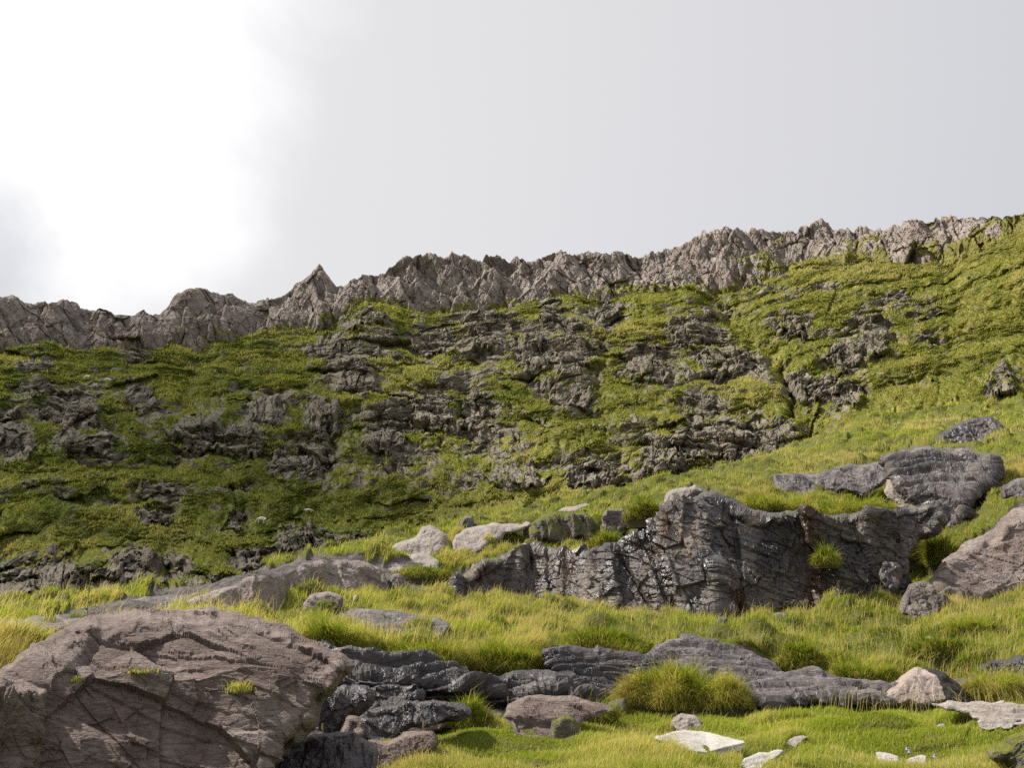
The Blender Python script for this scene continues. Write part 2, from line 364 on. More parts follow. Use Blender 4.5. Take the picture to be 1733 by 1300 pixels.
class Terrain:
    def __init__(s, az, Rg, Zg): s.az, s.R, s.Z = az, Rg, Zg
    def r_at(s, x, y):
        dx, dy, dz = pix_dir(x, y); az = math.atan2(dx, dy); e = float(dz / math.hypot(dx, dy))
        j = int(np.clip(np.searchsorted(s.az, az), 1, len(s.az) - 1))
        r = s.R[:, j]; z = s.Z[:, j]; el = (z - Z0) / r
        k = np.argmax(el >= e)
        if el[k] < e: k = len(r) - 1
        if k == 0: return float(r[0])
        t = (e - el[k - 1]) / max(1e-9, el[k] - el[k - 1])
        return float(r[k - 1] + (r[k] - r[k - 1]) * np.clip(t, 0, 1))
    def pt(s, x, y):
        r = s.r_at(x, y); dx, dy, dz = pix_dir(x, y); h = math.hypot(dx, dy)
        return np.array([r * dx / h, r * dy / h, Z0 + r * dz / h])

def proj(P):
    P = np.asarray(P, float); c, s_ = math.cos(PITCH), math.sin(PITCH)
    X, Y, Z = P[..., 0], P[..., 1], P[..., 2] - Z0
    f = Y * c + Z * s_; u = -Y * s_ + Z * c
    return CX + F * X / f, CY - F * u / f

def ellipses(px, py, lst):
    k = np.zeros(px.shape, np.float32)
    for (x, y, a, b) in lst:
        d = ((px - x) / a) ** 2 + ((py - y) / b) ** 2
        k = np.maximum(k, 1 - sstep(d, 0.45, 1.35))
    return k
def polyline_dist(px, py, pts):
    d = np.full(px.shape, 1e9)
    for (x0, y0), (x1, y1) in zip(pts[:-1], pts[1:]):
        vx, vy = x1 - x0, y1 - y0
        t = np.clip(((px - x0) * vx + (py - y0) * vy) / (vx * vx + vy * vy), 0, 1)
        d = np.minimum(d, np.hypot(px - x0 - t * vx, py - y0 - t * vy))
    return d
def inpoly(px, py, pts):
    c = np.zeros(px.shape, bool); n = len(pts)
    for i in range(n):
        (x0, y0), (x1, y1) = pts[i], pts[(i + 1) % n]
        if y0 == y1: continue
        m = ((y0 > py) != (y1 > py)) & (px < (x1 - x0) * (py - y0) / (y1 - y0) + x0)
        c ^= m
    return c

DA = 0.535
AZ = np.concatenate([-np.geomspace(1.35, DA + 0.01, 40), np.linspace(-DA, DA, 1300), np.geomspace(DA + 0.01, 1.35, 40)])

# ---- the big mountain slope
GR = [(-260, 590), (0, 585), (150, 585), (300, 572), (380, 575), (440, 565), (520, 560), (570, 540), (610, 514), (650, 518), (700, 532), (760, 530), (820, 522), (900, 512),
      (1000, 500), (1080, 488), (1150, 480), (1210, 492), (1260, 485), (1320, 462), (1380, 446), (1450, 438), (1500, 440), (1560, 452), (1610, 450), (1640, 420), (1665, 398), (1733, 372), (1993, 320)]
M3r = [(-260, 285), (600, 298), (1000, 300), (1400, 288), (1600, 272), (1733, 255), (1993, 235)]
GRj = [(x, float(np.interp(x, [p[0] for p in GR], [p[1] for p in GR])) + (11 * float(fbm(np.array([x / 60.]), np.array([3.1]), 8, 4)[0]) if x < 1600 else 0)) for x in range(-260, 1994, 6)]
ML = [line([(-260, 1140), (0, 1125), (400, 1085), (800, 1000), (1200, 920), (1733, 820)], [(-260, 100), (800, 112), (1733, 115)]),
      line([(-260, 950), (0, 940), (400, 905), (800, 850), (1200, 800), (1450, 750), (1733, 710)], [(-260, 150), (800, 165), (1400, 165), (1733, 145)]),
      line([(-260, 760), (0, 755), (400, 740), (800, 700), (1200, 645), (1733, 560)], [(-260, 208), (800, 218), (1733, 200)]),
      line(GRj, M3r),
      line([(x, y - (12 if x > 1620 else 3)) for x, y in GRj], [(x, r + 12) for x, r in M3r]),
      line([(x, y + 2) for x, y in GRj], [(x, r + 45) for x, r in M3r])]
NR = [90, 330, 330, 14, 8]
def build_rows(L, NRr):
    Rg, Zg = [], []
    for k, n in enumerate(NRr):
        r0, z0 = at_az(L[k], AZ); r1, z1 = at_az(L[k + 1], AZ)
        for i in range(n):
            t = i / n; Rg.append(r0 + (r1 - r0) * t); Zg.append(z0 + (z1 - z0) * t)
    r1, z1 = at_az(L[-1], AZ); Rg.append(r1); Zg.append(z1)
    return np.array(Rg), np.array(Zg)
Rg, Zg = build_rows(ML, NR)
A = np.broadcast_to(AZ, Rg.shape)
PX, PY = proj(world(A, Rg, Zg))
LX = A * 240.0                                   # metres across, roughly
ROCK = [(20, 735, 38, 45), (60, 655, 60, 18), (60, 612, 50, 18), (125, 665, 50, 30), (120, 700, 70, 30), (140, 735, 70, 38), (170, 765, 60, 22), (235, 665, 55, 35), (270, 700, 35, 25), (230, 590, 60, 16),
        (330, 735, 60, 38), (405, 745, 55, 32), (455, 690, 55, 35), (370, 680, 40, 25), (500, 772, 70, 42), (545, 705, 40, 45), (600, 640, 60, 40), (560, 590, 50, 30), (640, 580, 55, 25),
        (730, 690, 70, 60), (650, 730, 80, 45), (800, 700, 40, 50), (825, 560, 65, 55), (730, 575, 50, 40), (900, 590, 35, 45), (975, 600, 60, 55), (970, 655, 65, 45), (930, 527, 22, 38), (1030, 525, 30, 32),
        (1100, 620, 70, 55), (1180, 560, 60, 40), (1230, 610, 70, 45), (1240, 745, 140, 48), (1000, 795, 90, 40), (880, 805, 70, 30), (1120, 770, 60, 45), (1180, 690, 50, 28), (1370, 650, 50, 35),
        (1480, 565, 28, 50), (1430, 600, 60, 32), (1340, 545, 60, 28), (1430, 665, 45, 45), (1350, 485, 80, 22), (1540, 520, 60, 30), (1690, 640, 50, 45), (1600, 570, 40, 20), (1560, 640, 60, 20),
        (100, 965, 85, 60), (230, 965, 95, 48), (265, 828, 60, 22), (85, 830, 45, 16), (265, 872, 48, 22), (500, 905, 60, 42), (620, 915, 95, 28), (400, 878, 22, 22), (30, 985, 60, 50), (150, 850, 50, 14), (350, 990, 60, 18), (420, 945, 50, 30), (700, 780, 50, 26), (790, 830, 50, 14), (380, 820, 60, 12)]
SOFT = [(300, 645, 110, 18), (90, 640, 60, 10), (90, 890, 160, 40), (340, 800, 90, 16), (330, 900, 90, 40), (580, 870, 200, 34), (740, 850, 200, 30), (1350, 466, 130, 16), (1560, 478, 130, 18), (950, 850, 200, 22),
        (1400, 520, 60, 14), (1660, 520, 60, 100), (1600, 700, 160, 30), (240, 760, 60, 12), (560, 680, 30, 20), (460, 650, 60, 10), (900, 530, 30, 14), (1120, 500, 100, 12), (720, 735, 40, 14), (350, 585, 60, 10), (620, 530, 60, 16)]
kx = PX + 14 * fbm(PX / 45, PY / 45, 31, 3); ky = PY + 10 * fbm(PX / 45, PY / 45, 41, 3)
K = 0.285 + 0.06 * sstep(PX, 450, 650) * (1 - sstep(PX, 1150, 1400)) * sstep(PY, 480, 540) + 0.55 * fbm(PX / 60, PY / 38, 5, 5, 0.6) + 0.55 * ellipses(kx, ky, ROCK) - 0.62 * ellipses(kx, ky, SOFT)
K = np.clip(K - 0.25 * sstep(PX, 1480, 1650), 0, 1)
tb = np.gradient(Rg, axis=0) / np.maximum(np.gradient(Zg, axis=0), 0.02); tb = np.clip(tb, 0.2, 3.2)
wx = LX + 7 * fbm(LX / 30, Zg / 22, 3, 3); wz = Zg + 5 * fbm(LX / 30 + 9, Zg / 22, 4, 3) + 0.9 * fbm(LX / 3, Zg / 3, 44, 2)
dR = np.zeros_like(Rg); ledge = np.zeros_like(Rg)
for (cx, cz, st, am, kk, sd_, lw) in ((26, 11, 0.32, 1.9, 0.5, 11, 0.9), (7.5, 4.0, 0.34, 1.4, 0.8, 12, 1.0), (2.8, 1.9, 0.26, 0.6, 1.0, 13, 0.9)):
    f1, f2, hh, dx, dz = worley2(wx / cx, wz / cz, sd_)
    rec = sstep(dz, 0.02, 0.5)
    v = (hf(hh, 3) - 0.5) * am + st * tb * cz * (rec * 0.9 - dz) + (hf(hh, 4) - 0.5) * 0.9 * dx * cx * 0.5
    edge = np.exp(-((f2 - f1) / 0.06) ** 2) * am * 0.15
    dR += (v + f1 ** 2 * am * 0.3 + edge) * (kk * K + (1 - kk) if kk < 1 else K)
    ledge = np.maximum(ledge * 0.999, sstep(dz + 0.25 * (hf(hh, 6) - 0.5), 0.05, 0.30) * lw)
# outcrops that stand forward of the slope as columned faces with turf on top
OUT = [(20, 738, 30, 42), (125, 692, 42, 34), (150, 745, 40, 20), (60, 655, 30, 14), (235, 668, 34, 24), (330, 738, 34, 26), (405, 748, 40, 24), (455, 690, 26, 26), (505, 778, 46, 30), (545, 705, 26, 34), (605, 640, 36, 28), (560, 590, 26, 20),
       (730, 700, 40, 36), (655, 738, 36, 22), (800, 700, 22, 36), (828, 562, 36, 36), (730, 575, 30, 22), (905, 590, 20, 28), (975, 596, 34, 32), (965, 655, 40, 30), (930, 528, 15, 24), (1032, 528, 24, 22), (1095, 615, 34, 34), (1165, 560, 30, 22), (1225, 612, 36, 26),
       (1185, 742, 40, 26), (1265, 752, 60, 26), (1000, 798, 40, 22), (880, 808, 30, 14), (1120, 775, 30, 26), (1372, 655, 28, 22), (1482, 565, 12, 34), (1430, 602, 30, 18), (1340, 548, 28, 16), (1432, 668, 24, 24), (1690, 645, 24, 26), (95, 965, 40, 38), (230, 962, 54, 28), (265, 828, 34, 12),
       (265, 872, 24, 12), (500, 905, 34, 26), (620, 918, 50, 16), (400, 880, 12, 14), (30, 990, 30, 30), (420, 948, 26, 18), (1210, 520, 30, 10), (620, 545, 40, 12)]
o_x = PX + 15 * fbm(PX / 22, PY / 22, 131, 4, 0.6); o_y = PY + 12 * fbm(PX / 22, PY / 22, 132, 4, 0.6)
colm = np.zeros_like(K)
for (x_, y_, a_, b_) in OUT:
    d_ = np.abs((o_x - x_) / a_) ** 2.6 + np.abs((o_y - y_) / b_) ** 2.6
    colm = np.maximum(colm, 1 - sstep(d_, 0.75, 1.15))
f1, f2, hh, dx, dz = worley2(wx / 2.6, wz / 7.0, 133)
dR += colm * (-2.2 + (hf(hh, 3) - 0.5) * 2.8 + np.exp(-((f2 - f1) / 0.08) ** 2) * 0.6 + (hf(hh, 4) - 0.5) * 1.8 * dx)
K = np.clip(np.maximum(K, 0.62 * colm), 0, 1)
m_ = K > 0.12
dR[m_] += K[m_] * fracture(np.stack([LX[m_], Rg[m_] * 0.5, Zg[m_] / 1.9], 1), 3.4, 1.05, 300)
# terracettes and tussocks on the turf
f1, f2, hh, dx, dz = worley2(wx / 6.5, (wz + 0.12 * wx) / 0.95, 21)
tl = sstep(dz, 0.0, 0.3)
dR += (-0.72 * tb * dz * 0.95 + (hf(hh, 3) - 0.5) * 0.9) * (1 - 0.55 * K)
f1, f2, hh, dx, dz = worley2(wx / 1.5, wz / 0.7, 22)
dR += (f1 ** 2 * 0.55 - 0.28 * tb * dz * 0.7) * (1 - 0.6 * K) * sstep(Rg, 120, 240)
for pts, wdt, dep in (([(345, 575), (312, 640), (330, 690)], 22, 5), ([(1205, 495), (1300, 590), (1350, 680), (1396, 748)], 18, 4), ([(902, 640), (1000, 690), (1060, 790)], 14, 3), ([(1022, 570), (1026, 600), (1020, 640), (1024, 675)], 6, 2.5),
                      ([(560, 715), (552, 800)], 7, 4), ([(800, 600), (785, 700)], 12, 3), ([(600, 690), (560, 760)], 12, 3), ([(1330, 620), (1345, 700)], 8, 4), ([(280, 880), (285, 960)], 14, 4), ([(420, 700), (300, 780)], 12, 3)):
    d = polyline_dist(PX + 16 * fbm(PX / 30, PY / 30, 77, 4), PY + 8 * fbm(PX / 14, PY / 14, 78, 3), pts)
    dR += dep * np.exp(-(d / wdt) ** 2)
far = 1 - sstep(np.abs(A), 0.56, 0.8)
rowfade = np.ones(Rg.shape[0]); rowfade[-12:] = np.linspace(1, 0.3, 12)
dR = dR * far * rowfade[:, None]
R2 = Rg + dR
Z2 = Zg + 0.25 * fbm(LX / 1.2, Zg / 1.2, 55, 3) * far
co = world(A, R2, Z2)
gu = np.gradient(co, axis=0); gv = np.gradient(co, axis=1); nn = np.cross(gv, gu); nn /= np.linalg.norm(nn, axis=-1, keepdims=True) + 1e-9
nz_ = np.abs(nn[..., 2])
def blur(a, n):
    for _ in range(n):
        a = (a + np.roll(a, 1, 0) + np.roll(a, -1, 0)) / 3; a = (a + np.roll(a, 1, 1) + np.roll(a, -1, 1)) / 3
    return a
nb = blur(nz_, 1); nb2 = blur(nz_, 4)
turf = 0.90 * (1 - K) - 0.07 - 0.38 * colm - 0.16 * sstep(fbm(PX / 38, PY / 20, 72, 4), 0.0, 0.5) * (1 - sstep(PX, 1300, 1600)) + 0.52 * ledge * (0.55 + 0.6 * vn2(PX / 25, PY / 16, 71)) + 0.16 * tl + 0.55 * (0.5 * nb + 0.5 * nb2 - 0.5) + 0.50 * fbm(PX / 9, PY / 4.5, 66, 4)
turf = sstep(turf, 0.26, 0.76)
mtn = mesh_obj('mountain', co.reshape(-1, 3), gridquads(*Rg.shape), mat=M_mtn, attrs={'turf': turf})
tag(mtn, 'steep green mountainside broken by dark crags and grassy ledges', 'mountain', kind='structure')
TM = Terrain(AZ, R2, Z2)

# ---- the bare rock ridge on the skyline
SKY = [(-260, 500), (-60, 500), (0, 504), (21, 503), (42, 513), (52, 512), (73, 510), (83, 513), (111, 508), (125, 513), (142, 522), (163, 525), (180, 530), (194, 538), (204, 538), (221, 537), (228, 531), (244, 525), (256, 530),
       (270, 533), (282, 520), (294, 504), (315, 492), (341, 487), (360, 492), (377, 495), (394, 494), (403, 501), (419, 511), (432, 514), (446, 506), (474, 497), (491, 487), (505, 475), (526, 461), (535, 453), (541, 448),
       (547, 456), (557, 470), (568, 484), (581, 485), (600, 477), (619, 464), (643, 458), (650, 460), (661, 445), (683, 430), (702, 425), (720, 422), (737, 430), (751, 434), (765, 427), (792, 430), (806, 438),
       (823, 425), (841, 422), (861, 435), (872, 430), (899, 440), (917, 430), (934, 422), (962, 420), (976, 428), (1000, 427), (1014, 431), (1027, 426), (1052, 427), (1086, 427), (1117, 423), (1137, 418),
       (1152, 410), (1166, 402), (1188, 392), (1220, 385), (1253, 388), (1297, 386), (1326, 387), (1352, 385), (1354, 379), (1370, 377), (1376, 370), (1389, 367), (1400, 373), (1409, 384), (1429, 383), (1443, 386), (1462, 379),
       (1476, 388), (1502, 385), (1527, 380), (1549, 380), (1571, 377), (1589, 370), (1611, 368), (1630, 367), (1646, 361), (1655, 376), (1670, 379), (1690, 378), (1733, 380), (1993, 380)]
RL = [line([(x, y + 48) for x, y in GR], [(x, r - 1) for x, r in M3r]),
      line([(x, y - 4) for x, y in GR], [(x, r + 3) for x, r in M3r]),
      line(SKY, [(x, r + 22) for x, r in M3r]),
      line(SKY, [(x, r + 26) for x, r in M3r], zoff=-2.0),
      line([(x, y + 40) for x, y in SKY], [(x, r + 48) for x, r in M3r])]
Rr, Zr = build_rows(RL, [30, 150, 8, 14])
for _ in range(25): Rr[1:-1] = (Rr[:-2] + Rr[1:-1] * 2 + Rr[2:]) / 4
A2 = np.broadcast_to(AZ, Rr.shape); LX2 = A2 * 310.0
PX2, PY2 = proj(world(A2, Rr, Zr))
hh_top = at_az(RL[2], AZ)[1] - at_az(RL[1], AZ)[1]
frac = np.clip((Zr - at_az(RL[1], AZ)[1]) / np.maximum(hh_top, 0.5), 0, 1)
# skyline teeth
tz = np.zeros_like(AZ)
for cw, am, s_ in ((5.0, 1.2, 1), (2.4, 1.3, 2), (1.1, 1.0, 3)):
    f1, f2, h1, dx, dz = worley2(AZ * 310 / cw, AZ * 0 + 0.5, 90 + s_)
    tz += ((hf(h1, 3) - 0.5) * am - f1 ** 2 * am * 0.4) * (0.45 + 0.4 * sstep(AZ, -0.2, -0.05))
Zr2 = Zr + tz * frac ** 3
wx2 = LX2 + 1.5 * fbm(LX2 / 8, Zr / 8, 81, 3) + 0.18 * Zr; wz2 = Zr + 1.5 * fbm(LX2 / 8, Zr / 8, 82, 3)
dR = 4.0 * fbm(LX2 / 22, Zr / 40, 83, 3)
tb2 = 1.0
for (cx, cz, st, am, sd_) in ((12, 17, 0.1, 4.6, 84), (3.4, 10.0, 0.15, 2.2, 85)):
    f1, f2, hh, dx, dz = worley2(wx2 / cx, wz2 / cz, sd_)
    dR += (hf(hh, 3) - 0.5) * am - st * tb2 * dz * cz + (hf(hh, 4) - 0.5) * 1.4 * dx * cx * 0.5 + f1 ** 2 * am * 0.15 + np.exp(-((f2 - f1) / 0.05) ** 2) * am * 0.12
dR += fracture(np.stack([LX2.ravel() + 0.3 * Zr.ravel(), Rr.ravel() * 0.5, Zr.ravel() / 2.6], 1), 9.0, 3.0, 310).reshape(dR.shape)
dR += fracture(np.stack([LX2.ravel() + 0.2 * Zr.ravel(), Rr.ravel() * 0.5, Zr.ravel() / 2.0], 1), 2.2, 0.62, 320).reshape(dR.shape)
rf = np.ones(Rr.shape[0]); rf[160:184] = np.linspace(1, 0.4, 24); rf[184:] = 0.4
R3 = Rr + dR * rf[:, None] * (1 - sstep(np.abs(A2), 0.56, 0.8))
co = world(A2, R3, Zr2)
gu = np.gradient(co, axis=0); gv = np.gradient(co, axis=1); nn = np.cross(gv, gu); nn /= np.linalg.norm(nn, axis=-1, keepdims=True) + 1e-9
tur = sstep(blur(np.abs(nn[..., 2]), 2) + 0.25 * fbm(PX2 / 14, PY2 / 6, 67, 3) + 0.42 * sstep(PX2, 1080, 1250) * (0.3 + fbm(PX2 / 40, PY2 / 25, 68, 2)) - 0.4 * frac + 0.45 * (1 - sstep(frac + 0.18 * fbm(PX2 / 22, PY2 / 14, 69, 3), 0.02, 0.24)) * sstep(PX2, 250, 420), 0.60, 0.85)
ridge = mesh_obj('ridge', co.reshape(-1, 3), gridquads(*Rr.shape), mat=M_ridge, attrs={'turf': tur})
tag(ridge, 'bare pinkish grey rock ridge with jagged teeth on the skyline', 'ridge', kind='structure')

# ---- the near hillside
def zl(r, z): return (np.array([-2., 2.]), np.array([r, r], float), np.array([z, z], float))
N4y = [(-260, 1112), (0, 1110), (250, 1100), (330, 1080), (450, 1092), (520, 1105), (620, 1114), (700, 1124), (790, 1142), (920, 1134), (1000, 1118), (1110, 1118), (1200, 1104), (1290, 1112), (1330, 1142), (1400, 1158), (1500, 1157), (1600, 1164), (1733, 1156), (1993, 1150)]
N4r = [(-260, 17), (300, 18.5), (520, 20), (900, 22.5), (1100, 24.5), (1300, 25.5), (1500, 24), (1733, 24), (1993, 24)]
NL = [zl(0.6, 0.0), zl(6.0, 0.0),
      line(1330, [(-260, 10.0), (500, 11), (700, 12), (1733, 12.5)]),
      line([(-260, 1290), (450, 1292), (600, 1288), (750, 1256), (900, 1240), (1000, 1222), (1060, 1208), (1250, 1193), (1400, 1183), (1600, 1186), (1733, 1180), (1993, 1170)], [(-260, 12.5), (600, 13.3), (900, 15.5), (1100, 17.3), (1733, 18)]),
      line([(-260, 1286), (450, 1286), (600, 1278), (750, 1246), (900, 1232), (1000, 1216), (1060, 1204), (1250, 1190), (1400, 1180), (1600, 1182), (1733, 1176), (1993, 1165)], [(-260, 15), (600, 15.3), (900, 17.5), (1100, 19.8), (1733, 20.5)]),
      line(N4y, N4r),
      line([(x, y - (24 if x > 480 else 10)) for x, y in N4y], [(x, r + 0.35) for x, r in N4r]),
      line([(-260, 1066), (0, 1066), (330, 1034), (600, 1048), (900, 1062), (1200, 1066), (1500, 1082), (1733, 1080), (1993, 1075)], [(-260, 22), (600, 29), (1200, 33), (1733, 31)]),
      line([(-260, 1050), (0, 1052), (140, 1040), (330, 1018), (500, 1004), (600, 994), (760, 992), (900, 1012), (1050, 1032), (1200, 1032), (1350, 1014), (1500, 1004), (1540, 1018), (1640, 1018), (1733, 994), (1993, 960)], [(-260, 27), (0, 28), (330, 32), (600, 37), (900, 41), (1200, 42), (1733, 38)]),
      line([(-260, 1046), (0, 1048), (140, 1036), (330, 1012), (430, 985), (540, 955), (640, 966), (700, 972), (770, 984), (830, 955), (980, 938), (1050, 935), (1090, 895), (1150, 866), (1200, 852), (1300, 880), (1420, 888), (1480, 890), (1510, 930), (1560, 950), (1620, 900), (1700, 870), (1733, 860), (1993, 800)],
           [(-260, 29), (330, 35), (600, 40), (800, 43.5), (1200, 46), (1733, 44)]),
      line([(-260, 1044), (0, 1046), (330, 1006), (430, 976), (540, 944), (640, 928), (760, 908), (900, 902), (1050, 862), (1150, 838), (1200, 826), (1300, 818), (1420, 826), (1500, 845), (1600, 805), (1733, 780), (1993, 740)], [(-260, 31), (330, 38), (600, 45), (900, 52), (1200, 54), (1733, 52)]),
      line([(-260, 1052), (0, 1046), (100, 1037), (200, 1022), (330, 1002), (430, 973), (540, 940), (640, 916), (720, 896), (800, 885), (900, 860), (960, 850), (1050, 830), (1100, 818), (1200, 801), (1300, 773), (1360, 753), (1400, 736), (1450, 716), (1550, 701), (1650, 691), (1733, 683), (1993, 640)],
           [(-260, 34), (330, 43), (600, 55), (900, 68), (1200, 78), (1400, 82), (1733, 85)])]
a_, r_, z_ = NL[-1]
NL += [(a_, r_ + 8, z_ - 1.2), (a_, r_ + 45, z_ - 14)]
Rn, Zn = build_rows(NL, [4, 16, 110, 26, 60, 22, 70, 80, 90, 90, 90, 16, 10])
for _ in range(3):
    Zn[1:-1] = (Zn[:-2] + 2 * Zn[1:-1] + Zn[2:]) / 4
An = np.broadcast_to(AZ, Rn.shape)
Pn = world(An, Rn, Zn)
X, Y = Pn[..., 0], Pn[..., 1]
PXn, PYn = proj(Pn)
STREAM = [[(470, 1090), (560, 1100), (640, 1112), (790, 1140), (925, 1128), (925, 1100), (1010, 1098), (1110, 1112), (1150, 1085), (1240, 1085), (1300, 1112), (1340, 1140), (1430, 1160), (1560, 1160), (1680, 1175), (1640, 1195), (1400, 1183), (1250, 1193), (1060, 1212), (1000, 1230), (900, 1232), (860, 1215), (760, 1200), (690, 1235), (560, 1262), (440, 1310), (400, 1330), (350, 1200)],
          [(640, 965), (700, 962), (780, 985), (770, 1000), (640, 1000)],
          [(760, 1008), (775, 985), (830, 958), (930, 942), (1010, 965), (1050, 935), (1090, 890), (1130, 850), (1200, 838), (1290, 872), (1400, 885), (1500, 880), (1600, 885), (1590, 905), (1520, 945), (1540, 1000), (1540, 1022), (1350, 1024), (1200, 1044), (1050, 1044), (900, 1022)],
          [(60, 1078), (130, 1036), (330, 1000), (440, 966), (520, 985), (505, 1022), (400, 1030), (330, 1032), (250, 1064)],
          [(1500, 800), (1520, 765), (1640, 765), (1700, 780), (1690, 840), (1640, 890), (1540, 870)],
          [(340, 1022), (400, 988), (440, 974), (540, 944), (640, 955), (650, 1000), (560, 1010), (500, 1026)],
          [(1570, 1016), (1600, 950), (1733, 865), (1900, 800), (1900, 1005), (1733, 1004)]]
bare = np.zeros(Rn.shape, bool)
wpx = PXn + 8 * fbm(PXn / 20, PYn / 12, 7, 2); wpy = PYn + 4 * fbm(PXn / 20, PYn / 12, 8, 2)
for p in STREAM: bare |= inpoly(wpx, wpy, p)
bare_f = blur(bare.astype(np.float32), 2)
far = sstep(Rn, 2, 9)
lump = fbm(X / 2.2, Y / 2.2, 9, 3) * 0.2 * (1 + sstep(Rn, 20, 30))
f1, f2, hh, dx, dz = worley2(X / 0.85, Y / 0.85, 51)
tus = (1 - np.clip(f1 / 0.75, 0, 1) ** 2) * (0.04 + 0.30 * hf(hh, 3) ** 2) * (0.55 + 0.75 * sstep(Rn, 19, 24))
f1, f2, hh, dx, dz = worley2(X / 3.0, Y / 3.0, 52)
tus2 = (1 - np.clip(f1 / 0.8, 0, 1) ** 2) * (0.30 * hf(hh, 3) ** 2) * sstep(Rn, 20, 40)
rk = np.zeros(Rn.shape); bi_ = bare_f > 0.02
rk[bi_] = fracture(np.stack([X[bi_], Y[bi_], Zn[bi_] * 1.0], 1) / np.array([1.5, 1, .7]), 1.4, 0.13, 77)
Zn2 = Zn + (lump + (tus + tus2) * (1 - bare_f) + rk * bare_f) * far
near = mesh_obj('ground', world(An, Rn, Zn2).reshape(-1, 3), gridquads(*Rn.shape), mat=M_near, attrs={'turf': 1 - bare_f})
tag(near, 'rising turf ground with a rocky stream bed crossing it', 'ground', kind='structure')
TN = Terrain(AZ, Rn, Zn2)
# valley floor and land around and behind
n = 40; rr = np.concatenate([[0.0], np.geomspace(3, 3000, n)]); aa = np.linspace(0, 2 * np.pi, 97)
RR, AA = np.meshgrid(rr, aa, indexing='ij')
zz = -0.35 - 0.02 * RR + 0.01 * RR * fbm(RR * np.cos(AA) / 90, RR * np.sin(AA) / 90, 3, 3)
mo = mesh_obj('valley_floor', np.stack([RR * np.sin(AA), RR * np.cos(AA), np.minimum(zz, -0.35)], -1).reshape(-1, 3), gridquads(n + 1, 97), mat=M_near, attrs={'turf': np.ones(RR.shape)})
tag(mo, 'grassy valley floor falling away around the hillside', 'ground', kind='structure')

